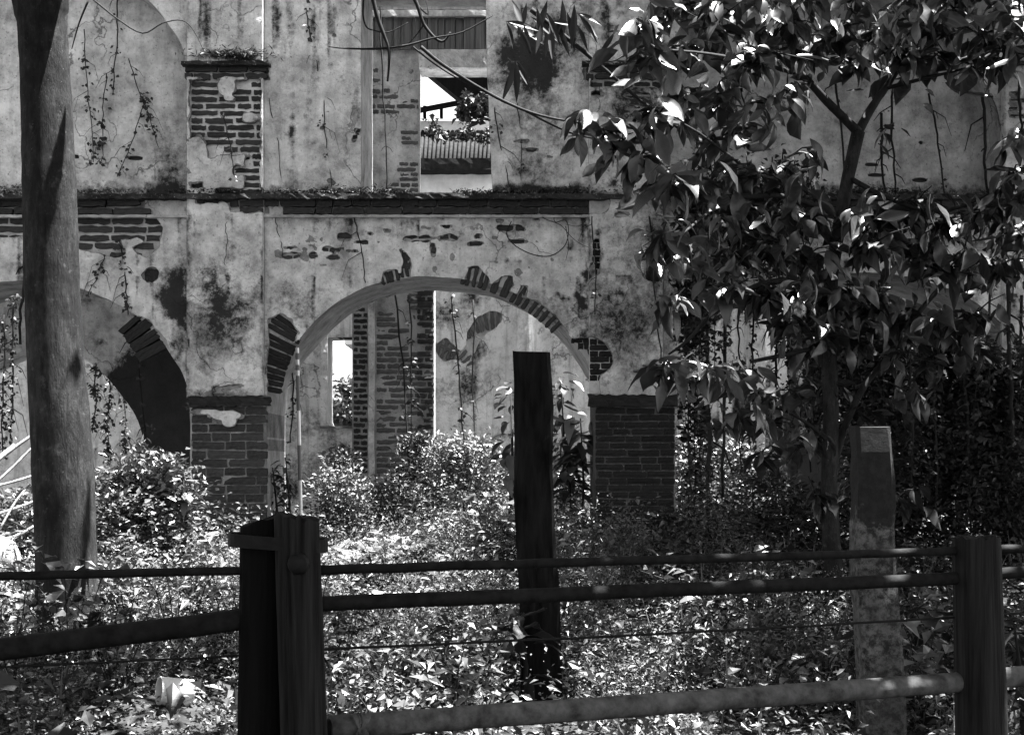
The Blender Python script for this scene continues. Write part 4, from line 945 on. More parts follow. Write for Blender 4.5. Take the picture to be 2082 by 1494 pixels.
twig_thing('vine_loop', 'looped dry vine on the plaster beside the right pilaster', 'vine',
           [([(1040, 450), (1030, 476), (1048, 500), (1085, 518), (1120, 520), (1148, 500), (1156, 470), (1150, 448), (1130, 452), (1128, 440), (1150, 436), (1180, 436), (1192, 446), (1176, 460), (1150, 456)], .005),
            ([(1085, 432), (1110, 446), (1140, 458), (1160, 480), (1180, 496), (1205, 506)], .004), ([(1150, 460), (1156, 500), (1150, 530)], .004)], M_TWIG, WF - .03)
twig_thing('creeper_twig', 'trailing twig from the top left recess to the pilaster capital', 'vine',
           [([(190, 0), (240, 40), (290, 68), (330, 48), (370, 42), (395, 65), (418, 112)], .008), ([(180, 0), (160, 50), (146, 100)], .010)], M_TWIG, D - .2)
# leaning stem in front of the stained plaster, with bamboo sprays
twig_thing('leaning_stem', 'dark stem slanting down across the right capital', 'stem', [([(1080, 20), (1130, 60), (1190, 108), (1240, 150), (1290, 195), (1330, 225), (1380, 262)], .018), ([(1240, 150), (1300, 200), (1380, 262), (1420, 300)], .007), ([(1270, 112), (1240, 125), (1190, 108)], .006)], M_TWIG, 9.4)
def bamboo(px, py, Y, fans, label):
    t = thing('bamboo_spray', label, 'bamboo', P(px, py, Y), 'bamboo sprays hanging at the top')
    s = Y / F
    for (ox, oy, dx, dy, L) in fans:
        b = P(px + ox, py + oy, Y + RNG.normal() * .05); d = Vector((dx, RNG.normal() * .15, -dy)).normalized(); Lm = L * s
        nn = Vector((RNG.normal() * .3, -1, .3)); V, q = BL[3]; V = V * np.array([.42, 1, .5])
        M = np.array(leaf_matrix(b, d, nn, Lm)); MB().add(V @ M[:3, :3].T + M[:3, 3], q).build('leaf', M_BAMBOO, t, True)
bamboo(1045, 125, 9.2, [(0, 0, -.28, 1, 84), (0, 2, .1, 1, 82), (2, 0, .55, 1, 66), (5, 0, .62, 1, 68)], 'four long bamboo leaves spread like fingers on the stained plaster')
bamboo(1028, 46, 9.2, [(0, 0, .35, 1, 60), (0, 0, 1, .15, 76), (4, 2, .9, .5, 90), (20, 6, .6, 1, 70), (34, 4, .3, 1, 64), (50, -10, .8, .6, 86), (60, -30, .2, 1, 80), (40, -40, -.2, 1, 70), (80, -20, .5, 1, 76), (70, 0, -.1, 1, 66), (10, -46, .4, 1, 80)], 'dense dark fan of bamboo leaves left of the leaning stem')
bamboo(1110, 50, 9.3, [(0, 0, 0, 1, 70), (5, 0, .12, 1, 84), (10, -4, 1, .1, 60), (20, 0, .5, 1, 70), (30, -20, -.3, 1, 70), (40, -24, .3, 1, 80), (54, -40, 0, 1, 90), (30, -50, .1, 1, 80), (0, -50, -.3, 1, 90), (60, 0, .55, 1, 60)], 'bamboo leaves crowding the top of the leaning stem')
bamboo(1172, 28, 9.4, [(0, 0, .9, 1, 72), (3, 4, .75, 1, 70), (2, 0, 1, .5, 60), (76, 36, -.6, 1, 60), (60, 40, 1, -.2, 30)], 'bamboo leaves slanting right beside the pilaster edge')
bamboo(1375, 165, 9.0, [(0, 0, -.1, 1, 70), (2, 0, .2, 1, 74), (-5, 2, -.35, 1, 66), (6, 2, .42, 1, 60), (0, 0, .05, 1, 60)], 'narrow dark leaves hanging in the shade of the tree crown')
bamboo(1318, 5, 8.9, [(0, 0, -.2, 1, 80), (2, 0, .1, 1, 76), (0, 0, .35, 1, 90), (4, 4, .6, 1, 80)], 'dark blade leaves in front of the bright tree leaves at the top')

# saplings with broad leaves
def sapling(px, py0, py1, Y, n, L, label, mat=M_LEAF_S, spread=40, whorl=False, name='sapling', cat='sapling', group='saplings in the ruin'):
    b = P(px, py1, Y); b.z = gz(b.x, b.y); top = P(px + RNG.normal() * 4, py0, Y); t = thing(name, label, cat, b, group)
    mid = (b + top) * .5 + Vector((.03, 0, 0)); MB().tube([b - Vector((0, 0, .05)), mid, top], [.014, .011, .005], 6).build('stem', M_TWIG, t, True)
    s = Y / F; sp = []
    for i in range(n):
        k = RNG.random() ** .6; c = b.lerp(top, .35 + .65 * k) if not whorl else b.lerp(top, 1 - .12 * int(RNG.random() * 5)); a = RNG.random() * 2 * math.pi; rr = RNG.random() * spread * s
        d = Vector((math.cos(a), math.sin(a), RNG.uniform(-.7, .3))); sp.append((c + Vector((math.cos(a) * rr, math.sin(a) * rr * .5, RNG.normal() * .04)), d, Vector((RNG.normal() * .3, RNG.normal() * .3, 1)), L * s * RNG.uniform(.7, 1.2), int(RNG.integers(0, 10))))
    leaves_joined(t, sp, mat)
    return t
sapling(1145, 765, 1080, 14.6, 60, 34, 'dark leaved sapling half hidden by the dark middle post', M_LEAF_D, 46)
sapling(1032, 772, 1000, 14.6, 22, 34, 'dark leaf tips showing left of the dark middle post', M_LEAF_D, 22)
sapling(1030, 872, 1090, 13.4, 26, 44, 'sunlit sapling with arching leaves just left of the dark middle post', M_LEAF_S, 24, True)
sapling(1180, 850, 1080, 13.2, 44, 56, 'bright broad leaved plant against the left side of the right pier', M_LEAF_S, 26)
sapling(1152, 935, 1085, 13.3, 40, 44, 'leafy plant right of the dark middle post', M_LEAF_S, 30)
sapling(558, 950, 1085, 12.8, 46, 22, 'dark upright weed touching the left pier', M_LEAF_D, 14, name='tall_weed', cat='weed')
sapling(584, 930, 1085, 12.7, 46, 20, 'dark upright weed beside the survey pole', M_LEAF_D, 14, name='tall_weed', cat='weed')
sapling(1198, 1160, 1200, 9.8, 14, 46, 'small sprig of pointed leaves over the second rail', M_LEAF_S, 14, name='sprig', cat='weed')
sapling(455, 1075, 1150, 11.8, 9, 56, 'few broad leaves in front of the foot of the left pier', M_LEAF_S, 20, name='sprig', cat='weed')
sapling(370, 962, 1100, 11.0, 18, 44, 'cluster of upright pale leaves at the top right of the leafy bush', M_LEAF_S, 40)
sapling(1570, 1240, 1380, 8.0, 16, 44, 'tall weed with curled leaves behind the wire', M_LEAF_W, 24, name='tall_weed', cat='weed')
sapling(1420, 1215, 1380, 8.2, 18, 36, 'thin upright weed standing out against the shade', M_LEAF_W, 16, name='tall_weed', cat='weed')
sapling(1885, 1240, 1400, 7.4, 10, 60, 'shaded weed with drooping leaves left of the right fence post', M_LEAF_D, 26, name='tall_weed', cat='weed')
sapling(2070, 1270, 1480, 5.6, 10, 90, 'large leaved weed right of the right fence post', M_LEAF_D, 26, name='tall_weed', cat='weed')
sapling(1060, 1260, 1420, 6.6, 26, 62, 'dark broad leaved weed leaning over the dark middle post', M_LEAF_D, 44, name='tall_weed', cat='weed')
sapling(960, 1290, 1440, 6.8, 20, 52, 'dark weed left of the dark middle post', M_LEAF_D, 44, name='tall_weed', cat='weed')

# trees behind, seen through the openings
def far_tree(px, py_top, py_bot, half, Y, n, leaf, label, mat=M_LEAF_S):
    b = P(px, py_bot, Y); b.z = gz(b.x, b.y); t = thing('tree', label, 'tree', b, 'trees beyond the ruin'); s = Y / F
    zt = EYE - (py_top - HY) * s; zb = EYE - (py_bot - HY) * s; R = half * s; c0 = Vector((b.x, Y, .5 * (zt + zb)))
    MB().tube([b, Vector((b.x + .1, Y, zb)), c0], [.2, .16, .08], 8).build('trunk', M_BARK, t, True)
    m = 40; C = rand_unit(m) * RNG.random((m, 1)) ** .4 * np.array([R, R * .8, .5 * (zt - zb)]); k = RNG.integers(0, m, n)
    pos = C[k] + RNG.normal(size=(n, 3)) * R * .13 + np.array(c0); foliage(t, pos, leaf * RNG.uniform(.6, 1.3, n), mat, None, .6, 'crown')
far_tree(700, 770, 900, 90, 24, 2200, .16, 'sunlit tree filling the lower half of the bare window')
far_tree(992, 95, 240, 46, 38, 2600, .28, 'dark tree above the tiled roof in the upper window', M_LEAF_D)
far_tree(1010, 160, 250, 30, 38, 700, .26, 'small tree at the right edge of the upper window', M_LEAF_D)
# an old shed roof sloping down across the upper window
shed = thing('lean_to_roof', 'dark lean-to roof edge slanting down behind the upper window', 'roof', P(930, 140, 25))
A = [P(840, 118, 25), P(1100, 118, 25), P(1100, 330, 25), P(990, 244, 25)]
A = [P(845, 128, 25), P(1100, 100, 25), P(1100, 235, 25), P(972, 232, 25)]
mb = MB(); mb.add([tuple(p) for p in A] + [(p.x, p.y + 1.5, p.z + .25) for p in A], [(0, 3, 2, 1), (4, 5, 6, 7), (0, 1, 5, 4), (1, 2, 6, 5), (2, 3, 7, 6), (3, 0, 4, 7)]); mb.build('roof_sheet', M_CREOSOTE, shed)

# grass tuft on the left capital
tg = thing('dry_tuft', 'dry tuft of weeds growing on the left capital', 'weeds', P(480, 124, D - .12))
n = 500; pos = np.stack([(RNG.normal(480, 34, n) - CX) * D / F, D - .12 + RNG.normal(0, .03, n), EYE - (124 - np.abs(RNG.normal(0, 7, n)) - HY) * D / F], 1)
foliage(tg, pos, RNG.uniform(.03, .07, n), M_LEAF_D, None, .3, 'foliage', .2)

# ------------------------------------------------------------------ ground cover, one mass
CLEAR = [(-1.52, 6.1, .25, .95), (.12, 6.2, .2, .75), (1.5, 5.5, .17, .6), (-.79, 8.35, .34, .40), (-1.1, 11.0, .75, .6), (3.2, 10.7, 2.1, 2.0)]
def cover(name, n, x0, x1, y0, y1, leaf, mat, hmax, seed, dens=.0, up=.9, wr=.55, clear=True):
    x = RNG.uniform(x0, x1, n * 3); y = RNG.uniform(y0, y1, n * 3); d = fbm(x * 100, y * 100, 55, seed, 4)
    k = d + .5 * RNG.random(len(x)) > dens
    for cx_, cy_, rx_, ry_ in (CLEAR if clear else []): k &= ((x - cx_) / rx_) ** 2 + ((y - cy_) / ry_) ** 2 > .6 + .5 * RNG.random(len(x))
    x = x[k][:n]; y = y[k][:n]; d = d[k][:n]
    z = ground_z(x, y) + RNG.random(len(x)) ** .8 * hmax * (.2 + np.clip(d + .2, 0, 1.3))
    sz = leaf * np.exp(RNG.normal(0, .38, len(x))) * (1 + .35 * fbm(x * 100, y * 100, 90, seed + 9, 3))
    o = foliage(None, np.stack([x, y, z], 1), sz, mat, None, up, name, wr); return o
tag(cover('ground_cover', 78000, -5.2, 5.2, 5.2, 12.6, .028, M_LEAF_W, .46, 201, -.1), 'low weeds and trailing plants covering the ground', 'weeds', kind='stuff')
tag(cover('ground_cover', 52000, -5.2, 5.2, 5.2, 12.6, .019, M_LEAF_P, .36, 221, .1, .7, .4), 'fine leaved creeping weeds among the larger ones', 'weeds', kind='stuff')
tag(cover('ground_cover', 9000, -5.2, 5.2, 5.2, 12.6, .055, M_LEAF_D, .3, 231, .1), 'dark broad leaved weeds in the hollows', 'weeds', kind='stuff')
tag(cover('leaf_litter', 22000, -5.2, 5.2, 5.2, 12.6, .042, M_LITTER, .03, 241, -.6, clear=False), 'dead brown leaves lying on the soil', 'leaf litter', kind='stuff')
tag(cover('ground_cover', 14000, -6, 6, 12.4, 18, .05, M_LEAF_S, .5, 205, -.3), 'rank weeds on the floor inside the ruin', 'weeds', kind='stuff')
def clumps(n, mat, label, seed, hr, lr, x0=-5, x1=5, y0=5.6, y1=12.4, upright=.6):
    r = np.random.default_rng(seed); Ps = []; Ds = []; Ns = []; Ss = []; Ws = []; st = MB()
    while n > 0:
        x = r.uniform(x0, x1); y = r.uniform(y0, y1)
        if any(((x - a) / (c * 1.3)) ** 2 + ((y - b_) / (d * 1.3)) ** 2 < 1 for a, b_, c, d in CLEAR): continue
        n -= 1; h = r.uniform(*hr); z0 = gz(x, y); leaf = r.uniform(*lr); wr = r.uniform(.2, .75)
        for k in range(int(r.integers(4, 11))):
            tip = np.array([r.normal() * h * .4, r.normal() * h * .4, h * r.uniform(.5, 1.1)]); m = int(r.integers(5, 13)); t = np.linspace(.25, 1, m)[:, None]
            mid = tip * t * np.array([1, 1, 1]) ; mid[:, 2] = tip[2] * (1 - (1 - t[:, 0]) ** 1.6)
            base = np.array([x, y, z0]) + mid; a = r.uniform(0, 6.28, m)
            st.tube([(x, y, z0 - .02), tuple(base[m // 2]), tuple(base[-1])], [.004, .003, .0015], 4)
            Ps.append(base); Ds.append(np.stack([np.cos(a), np.sin(a), r.uniform(-.6, .5, m) + upright * .3], 1)); Ns.append(r.normal(size=(m, 3)) * .4 + np.array([0, 0, 1.0])); Ss.append(leaf * r.uniform(.6, 1.3, m)); Ws.append(np.full(m, wr))
    V, T = leaf_arrays(np.concatenate(Ps), np.concatenate(Ds), np.concatenate(Ns), np.concatenate(Ss), np.concatenate(Ws), .14, .3)
    tag(mesh_np('weeds', V, T, mat), label, 'weeds', kind='stuff'); tag(st.build('weed_stems', M_TWIG), 'thin stems among the ' + label, 'weeds', kind='stuff')
clumps(90, M_LEAF_W, 'taller weeds rising in clumps above the ground cover', 501, (.2, .5), (.04, .09))
clumps(60, M_LEAF_S, 'narrow leaved weeds standing between the fence and the ruin', 502, (.3, .62), (.05, .11))
clumps(50, M_LEAF_D, 'dark bushy weeds scattered in the hollows', 503, (.2, .45), (.05, .1))
CLEAR = CLEAR[:5]
tag(cover('ground_cover', 14000, 1.0, 5.4, 8.6, 12.6, .055, M_LEAF_D, .3, 251, -.4), 'dark plants covering the ground under the tree, deepening its shade', 'weeds', kind='stuff')  # dark leaf colour stands in for the shade under the tree
tag(cover('fine_weeds', 76000, -1.9, 2.0, 6.6, 11.0, .017, M_LEAF_P, .5, 261, -.1, .9, .28), 'fine tangled weeds in the sunlit patch at the centre', 'weeds', kind='stuff')
tag(cover('creeping_weeds', 9000, -2.3, 2.0, 5.3, 7.4, .024, M_LEAF_W, .05, 271, -.5, clear=False), 'small creeping weeds flat on the soil near the fence', 'weeds', kind='stuff')
lg = thing('ledge_weeds', 'dark moss and small weeds along the top of the cornice', 'moss', P(900, 396, D - .1))
n = 9000; u = RNG.uniform(-300, 2300, n); dn = fbm(u, 0 * u, 90, 261, 4); k = dn + .4 * RNG.random(n) > .05; u = u[k]; dn = dn[k]
k = np.ones(len(u), bool); pos = np.stack([(u - CX) * D / F, D - .11 + RNG.random(len(u)) * .08, EYE - (395 - RNG.random(len(u)) ** 2 * (6 + 16 * np.clip(dn, 0, 1)) - HY) * D / F], 1)
foliage(lg, pos, RNG.uniform(.015, .04, len(u)), M_LEAF_D, None, .4, 'foliage', .45)
n = 1500; x = RNG.uniform(-4.5, 4.5, n); y = RNG.uniform(5.5, 11.5, n); ok = np.all([((x - a) / (c * 1.3)) ** 2 + ((y - b_) / (e * 1.2)) ** 2 > 1 for a, b_, c, e in CLEAR], 0); x = x[ok]; y = y[ok]; n = len(x); z = ground_z(x, y); d = rand_unit(n) * .45; d[:, 2] = 1
V, T = leaf_arrays(np.stack([x, y, z], 1), d, rand_unit(n), RNG.uniform(.12, .36, n), .05, .05, .1)
tag(mesh_np('grass', V, T, M_LEAF_W), 'grass blades among the weeds', 'grass', kind='stuff')

# ------------------------------------------------------------------ objects between the fence and the ruin
def timber(name, label, cat, px_top, py_top, px_bot, py_bot, wpx, Y, mat, group, square=True, depth=None):
    a = P(px_top, py_top, Y); b = P(px_bot, py_bot, Y); b.z = gz(b.x, b.y) - .05; s = Y / F; t = thing(name, label, cat, b, group)
    n = 14; V = []; q = []; rt = wpx[0] * s * .5; rb = wpx[1] * s * .5; prof = [(-1, -.82), (-.78, -1), (.82, -1), (1, -.9), (1, .9), (.9, 1), (-.9, 1), (-1, .9)]
    for i in range(n):
        k = i / (n - 1); c = b.lerp(a, k); r = rb + (rt - rb) * k; 
        for (u, v) in prof: V.append((c.x + u * r * (1 + RNG.normal() * .035) + .012 * math.sin(k * 9) * k, c.y + v * r * (1 + RNG.normal() * .035), c.z + (RNG.normal() * .004 if i == n - 1 else 0)))
    m = len(prof); q = [(i * m + k, i * m + (k + 1) % m, (i + 1) * m + (k + 1) % m, (i + 1) * m + k) for i in range(n - 1) for k in range(m)]
    top = [tuple(range((n - 1) * m, n * m))]
    V = rel_chain(t, np.array(V)); me = mesh_np('shaft', V, [np.array(q), np.array(top)], mat, t)
    return t
timber('old_post', 'tall square blackened post standing alone in front of the middle arch', 'post', 1077, 717, 1104, 1440, (76, 84), 6.8, M_POSTDARK, 'old posts between fence and ruin')
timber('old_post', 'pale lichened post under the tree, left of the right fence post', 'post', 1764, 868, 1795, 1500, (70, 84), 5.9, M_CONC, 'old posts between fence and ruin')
# survey pole with alternating bands
pole = thing('survey_pole', 'thin black and white banded survey pole against the left jamb of the middle arch', 'survey pole', P(614, 1110, 12.2))
segs = [(707, 718, 1), (718, 731, 0), (731, 742, 1), (742, 753, 0), (753, 764, 1), (764, 835, 0), (835, 905, 1), (905, 976, 0), (976, 1048, 1), (1048, 1120, 0)]
for y0, y1, wht in segs:
    MB().tube([P(604 + (y0 - 707) * .022, y0, 12.2), P(604 + (y1 - 707) * .022, y1, 12.2)], .0165, 10).build('band', M_PWHITE if wht else M_PBLACK, pole, False)

def stone(px, py, w_, h_, Y, label, rot=0., mat=M_STONE, group='fallen masonry under the middle arch'):
    b = P(px, py, Y); s = Y / F; t = thing('stone_block', label, 'stone', b, group); nn = 5
    V = []; 
    for i in range(nn):
        for j in range(nn):
            for k in range(nn): V.append((i / 4 - .5, j / 4 - .5, k / 4 - .5))
    V = np.array(V); on = (np.abs(V) > .49).any(1)
    ids = {}; 
    mb = MB(); c = Matrix.Rotation(rot, 3, 'Y') @ Matrix.Rotation(RNG.uniform(-.4, .4), 3, 'Z')
    V2 = V * np.array([w_ * s, w_ * s * .7, h_ * s]); rr = np.linalg.norm(V, axis=1); V2 = V2 * (1 - .16 * np.clip(rr - .55, 0, 1))[:, None] + RNG.normal(size=V.shape) * .006
    V2 = V2 @ np.array(c).T + np.array(b); q = []
    I = lambda i, j, k: (i * nn + j) * nn + k
    for a in range(4):
        for e in range(4):
            q += [(I(0, a, e), I(0, a, e + 1), I(0, a + 1, e + 1), I(0, a + 1, e)), (I(4, a, e), I(4, a + 1, e), I(4, a + 1, e + 1), I(4, a, e + 1)),
                  (I(a, 0, e), I(a + 1, 0, e), I(a + 1, 0, e + 1), I(a, 0, e + 1)), (I(a, 4, e), I(a, 4, e + 1), I(a + 1, 4, e + 1), I(a + 1, 4, e)),
                  (I(a, e, 0), I(a, e + 1, 0), I(a + 1, e + 1, 0), I(a + 1, e, 0)), (I(a, e, 4), I(a + 1, e, 4), I(a + 1, e + 1, 4), I(a, e + 1, 4))]
    mb.add(V2, q).build('block', mat, t)
stone(762, 1100, 30, 36, 11.6, 'upright squared stone in the rubble under the middle arch', .1)
stone(735, 1142, 44, 24, 11.2, 'slanting flat stone in the rubble near the top rail', .35)
stone(852, 1118, 34, 22, 11.6, 'left one of two low squared stones by the dark middle post', -.05)
stone(902, 1112, 30, 26, 11.6, 'right one of two low squared stones by the dark middle post', .05)
stone(770, 1136, 40, 10, 11.3, 'thin dark slab lying on the rubble', .3)
stone(690, 1120, 56, 12, 11.4, 'tilted slab leaning at the left of the rubble', -.7)
stone(940, 1150, 60, 20, 10.9, 'stone half buried in weeds left of the dark middle post', .0)
stone(412, 1112, 34, 26, 11.9, 'pale square stone at the foot of the left pier', 0.)
mb = MB()
for i in range(150):
    a, b_ = RNG.normal(size=2) * .5; hh = max(0, 1 - (a * a + b_ * b_) * .55)
    x_ = -1.0 + a * .62; y_ = 11.45 + b_ * .42; sz_ = RNG.uniform(.05, .17); c = Vector((x_, y_, gz(x_, y_) + .2 * hh * RNG.uniform(.5, 1)))
    mb.box(c, (sz_, sz_ * RNG.uniform(.5, 1), sz_ * RNG.uniform(.35, .8)), Euler((RNG.normal() * .5, RNG.normal() * .5, RNG.uniform(0, 6))).to_matrix(), .28 * sz_)
tag(mb.build('rubble', M_STONE), 'low heap of broken masonry under the middle arch', 'rubble', kind='stuff')
t = thing('clay_pipe', 'short pale pipe lying on the rubble', 'pipe', P(720, 1110, 11.4), None)
MB().tube([P(708, 1112, 11.4), P(730, 1116, 11.5)], [.045, .045], 14).build('barrel', M_PALE, t, True)
# crumpled pale sheet on the weeds
sh = thing('pale_sheet', 'pale crumpled sheet lying on the weeds behind the second rail', 'sheet', P(775, 1275, 8.6))
xs_ = np.linspace(-.22, .22, 18); ys_ = np.linspace(-.16, .16, 12); A, B = np.meshgrid(xs_, ys_)
Z = .05 * fbm(A * 100, B * 100, 14, 301, 4) + .06 * (B + .16)
b = P(775, 1275, 8.6); b.z = gz(b.x, b.y) + .17
id_ = np.arange(A.size).reshape(A.shape); qq = np.stack([id_[:-1, :-1], id_[:-1, 1:], id_[1:, 1:], id_[1:, :-1]], -1).reshape(-1, 4)
top = np.stack([A + b.x, B * 1.3 + b.y, Z + b.z], -1).reshape(-1, 3); bot = top - np.array([0, 0, .012]); N_ = len(top)
lp = list(id_[0, :]) + list(id_[1:, -1]) + list(id_[-1, -2::-1]) + list(id_[-2:0:-1, 0]); L_ = len(lp)
rim = np.array([(lp[i], lp[(i + 1) % L_], lp[(i + 1) % L_] + N_, lp[i] + N_) for i in range(L_)])
mesh_np('sheet', rel_chain(sh, np.concatenate([top, bot])), [qq, qq[:, ::-1] + N_, rim], M_PALE, sh, True)
# white tin lying on its side
bt = P(357, 1404, 6.6); bk = thing('tin_can', 'white tin can lying on its side in the weeds at lower left', 'can', bt)
ax = Vector((.88, .46, -.1)).normalized(); r0 = .062; c0 = bt - ax * .075; c1 = bt + ax * .075
MB().tube([c0, c0 + ax * .03, c0 + ax * .034, c0 + ax * .04, c1], [r0, r0, r0 * 1.05, r0, r0 * .9], 24, cap=False).build('body', M_TIN, bk, True)
MB().tube([c1 - ax * .002, c1 + ax * .003], [r0 * .9, r0 * .88], 24).build('bottom', M_TIN, bk, False)
MB().tube([c0 - ax * .004, c0 + ax * .006], [r0 * 1.06, r0 * 1.06], 24, cap=False).build('rim', M_TIN, bk, False)
MB().tube([c0 + ax * .05, c0 + ax * .06], [r0 * .95, r0 * .95], 24).build('mouth_shade', M_CREOSOTE, bk, False)  # dark disc standing in for the shade inside the open can
# stump
st_ = thing('wooden_stake', 'short split stake at the right foot of the grey trunk', 'stake', P(188, 1290, 7.9))
MB().tube([P(188, 1320, 7.9), P(188, 1275, 7.9), P(186, 1248, 7.9)], [.06, .058, .05], 9, .2).build('shaft', M_BARK, st_, False)
# dry sticks at the left edge
ST = [((-40, 965), (72, 880), .022, 'thick bleached stick rising behind the trunk, uppermost'), ((-40, 960), (30, 905), .026, 'short pale stick crossing under the uppermost one'), ((-30, 1000), (70, 905), .016, 'slender pale stick below the uppermost one'), ((-20, 990), (70, 966), .016, 'pale curved stick almost level'), ((0, 1075), (60, 985), .014, 'steep pale stick near the edge'),
      ((-10, 1046), (72, 1018), .015, 'pale stick touching the trunk at mid height'), ((-10, 1044), (72, 1085), .014, 'dark stick sloping down to the trunk'), ((-10, 1100), (72, 1068), .018, 'low bleached stick over the sack'), ((-10, 1090), (60, 1080), .014, 'lowest bleached stick of the heap'), ((-10, 1235), (50, 1212), .014, 'crooked pale stick low at the left edge')]
for a, b_, r, lab in ST:
    m = ((a[0] + b_[0]) / 2, (a[1] + b_[1]) / 2 + RNG.uniform(-8, 8)); t = thing('dry_stick', lab, 'stick', P(a[0], a[1], 10.6), 'dry sticks heaped at the left edge')
    dk = 'dark' in lab; MB().tube(smooth_pts([tuple(P(*a, 10.5)), tuple(P(*m, 10.6)), tuple(P(*b_, 10.7))], 4), r * .62, 7, .25).build('branch', M_TWIG if dk else M_TWIG_PALE, t, True)
M_SACK = simple_mat('dusty_sackcloth', .22, .38, 14, None, .9, .1, .5)
sk = thing('white_sack', 'bulging white sack slumped at the left edge under the sticks', 'sack', P(30, 1150, 10.4)); b = P(12, 1130, 10.5)
u, v = np.meshgrid(np.linspace(0, 2 * math.pi, 20, endpoint=False), np.linspace(.02, math.pi - .02, 12)); 
R_ = 1 + .12 * fbm(u * 40, v * 40, 30, 330, 3)
V = np.stack([b.x - .05 + .15 * R_ * np.sin(v) * np.cos(u), b.y + .16 * R_ * np.sin(v) * np.sin(u), b.z + .17 * R_ * np.cos(v) - .02], -1).reshape(-1, 3)
id_ = np.arange(u.size).reshape(u.shape); qq = np.stack([id_[:-1, :], np.roll(id_, -1, 1)[:-1, :], np.roll(id_, -1, 1)[1:, :], id_[1:, :]], -1).reshape(-1, 4)
mesh_np('sack', rel_chain(sk, V), qq, M_SACK, sk, True)

# ------------------------------------------------------------------ the pipe fence in front
YA = 4.2; YB = 5.1
fence = thing('pipe_fence', 'low fence of pipe rails and a wire between dark round wooden posts in the foreground', 'fence', P(560, 2000, YA))
fence.location.z = gz(fence.location.x, YA)
def fpost(px_t, py_t, px_b, rt, rb, Y, mat, name, lobes=0, seed=1, tilt=0.0, n=26):
    r = np.random.default_rng(seed); a = P(px_t, py_t, Y); zb = gz(P(px_b, 1494, Y).x, Y) - .05; b = P(px_b, 1494, Y)
    dirv = (b - a) / (a.z - b.z); rows = 18; V = []; ph = r.random(n); gr = 1 - (np.abs(r.normal(size=n)) * .012 + (lobes * .12 * (r.random(n) < .2)))
    for i in range(rows):
        k = i / (rows - 1); z = zb + (a.z - zb) * k; c = a + dirv * (a.z - z); rad = (rb + (rt - rb) * k) * Y / F
        for j in range(n):
            th = 2 * math.pi * j / n; q_ = rad * (gr[j] + .008 * r.normal()); V.append((c.x + q_ * math.cos(th), Y + q_ * math.sin(th), z + (tilt * math.cos(th) * rad + .006 * r.normal() if i == rows - 1 else 0)))
    q = [(i * n + j, i * n + (j + 1) % n, (i + 1) * n + (j + 1) % n, (i + 1) * n + j) for i in range(rows - 1) for j in range(n)]
    top = a; V.append((a.x, Y, a.z + .004)); t_ = [(len(V) - 1, (rows - 1) * n + j, (rows - 1) * n + (j + 1) % n) for j in range(n)]
    return mesh_np(name, rel_chain(fence, np.array(V)), [np.array(q), np.array(t_)], mat, fence, [False, False])
pA = fpost(534, 1058, 530, 46, 50, YA, M_CREOSOTE, 'post', .2, 11, .35)
pB = fpost(603, 1052, 618, 46, 50, YA - .06, M_SPLIT, 'post', 1.0, 12, -.1, 34)
pC = fpost(1985, 1092, 1996, 48, 54, YB, M_SPLIT, 'post', .35, 13, .05, 30)
for o_, lab in ((pA, 'black creosoted post'), (pB, 'split grooved post strapped beside the black one'), (pC, 'weathered post at the right')): o_['label'] = lab
# iron strap round the two left posts
s = YA / F; sc_ = P(566, 1102, YA - .02); hw, hd, ht = 94 * s, 56 * s, 13 * s
V = []; q = []; m = 28
for j in range(m):
    th = 2 * math.pi * j / m; cxx = math.copysign(abs(math.cos(th)) ** .45, math.cos(th)); cyy = math.copysign(abs(math.sin(th)) ** .6, math.sin(th))
    for rr in (1, 1.05):
        for z in (-1, 1): V.append((sc_.x + hw * rr * cxx, sc_.y + hd * rr * cyy, sc_.z + ht * z - .01 * cxx))
for j in range(m):
    a = j * 4; b2 = ((j + 1) % m) * 4; q += [(a + 2, b2 + 2, b2 + 3, a + 3), (a, a + 1, b2 + 1, b2), (a + 1, a + 3, b2 + 3, b2 + 1), (a, b2, b2 + 2, a + 2)]
strap = mesh_np('strap', rel_chain(fence, np.array(V)), np.array(q), M_IRON, fence)
cpt = P(606, 1146, YA - .135); MB().tube([cpt + Vector((0, .05, 0)), cpt, cpt - Vector((0, .012, 0)), cpt - Vector((0, .016, 0))], [21 * s, 21 * s, 18 * s, 6 * s], 18).build('bolt_head', M_IRON, fence, True)
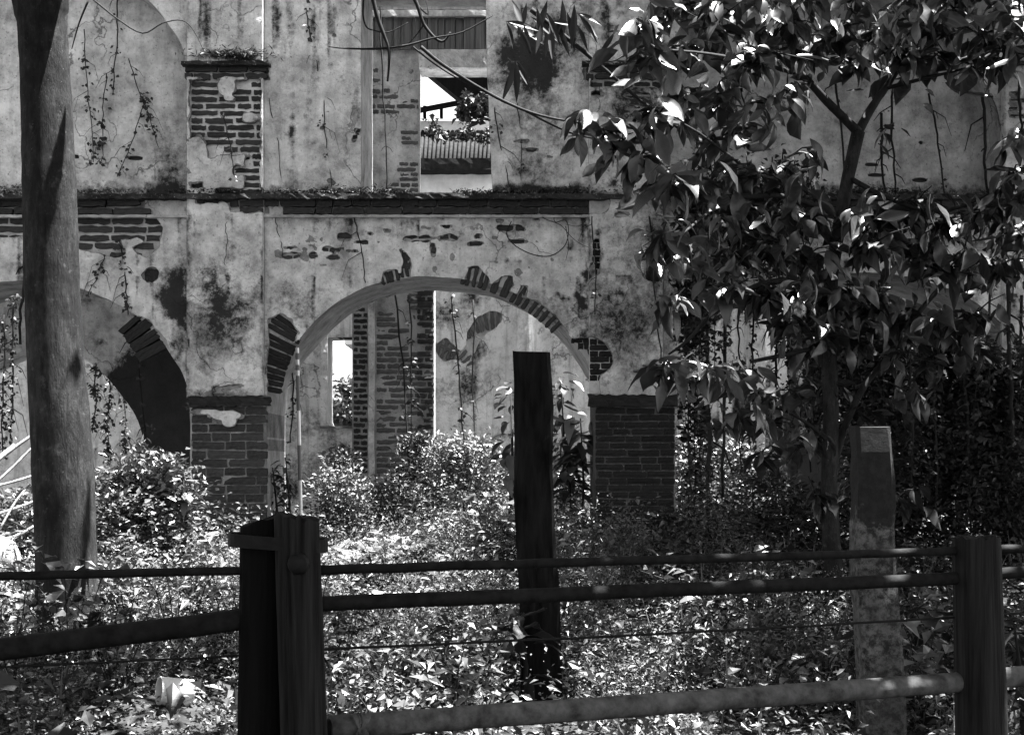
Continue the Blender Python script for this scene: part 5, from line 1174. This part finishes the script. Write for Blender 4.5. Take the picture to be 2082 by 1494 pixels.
cpt = P(652, 1102, YA - .03); MB().box(cpt, (.03, .06, .03)).build('strap_nut', M_IRON, fence)
def rail(pts, rpx, mat, name, n=14, sag=0):
    q = [P(px, py, Y) for px, py, Y in pts]; rr = [rpx * Y / F for _, _, Y in pts]
    if len(q) == 2:
        m = 26; q2 = []; r2 = []
        for i in range(m): k = i / (m - 1); q2.append(q[0].lerp(q[1], k) - Vector((0, 0, sag * 4 * k * (1 - k) + RNG.normal() * .0007))); r2.append(rr[0] * (1 - k) + rr[1] * k)
        q, rr = q2, r2
    rm = sum(rr) / len(rr); return MB().tube(q, [rm * (1 + RNG.normal() * .004) for _ in q], n, .006).build(name, mat, fence, True)
YL = 4.05
rail([(-520, 1183, 3.9), (566, 1158, YA + .03)], 9.2, M_PIPE, 'rail')
rail([(-520, 1385, 3.95), (560, 1250, YA + .02)], 23.5, M_PIPE, 'rail')
rail([(-520, 1372, 3.9), (560, 1328, YA + .05)], 2.9, M_IRON, 'wire', 6, .006)
rail([(600, 1160, YA + .03), (1990, 1118.5, YB + .02)], 9.4, M_PIPE, 'rail')
rail([(600, 1229, YA + .02), (1990, 1174, YB + .02)], 14.6, M_PIPE, 'rail')
rail([(600, 1322, YA + .05), (1990, 1251, YB + .04)], 2.9, M_IRON, 'wire', 6, .006)
rail([(672, 1478, YA - .01), (1990, 1384, YB + .02)], 22.5, M_PIPE_PALE, 'rail')
rail([(600, 1484, YA), (676, 1478, YA)], 18, M_IRON, 'rail_stub')
rail([(722, 1474.6, YA - .004), (738, 1473.4, YA + .004)], 25.5, M_PIPE_PALE, 'coupling', 18)
rail([(1990, 1118.5, YB + .02), (2700, 1092, 5.6)], 9, M_PIPE, 'rail')
rail([(1990, 1166, YB + .02), (2700, 1135, 5.6)], 13, M_PIPE, 'rail')
rail([(1990, 1251, YB + .04), (2700, 1212, 5.6)], 2.6, M_IRON, 'wire', 6)
rail([(1990, 1380, YB + .02), (2700, 1330, 5.6)], 20, M_PIPE_PALE, 'rail')
print('BRICKS', BCOUNT)
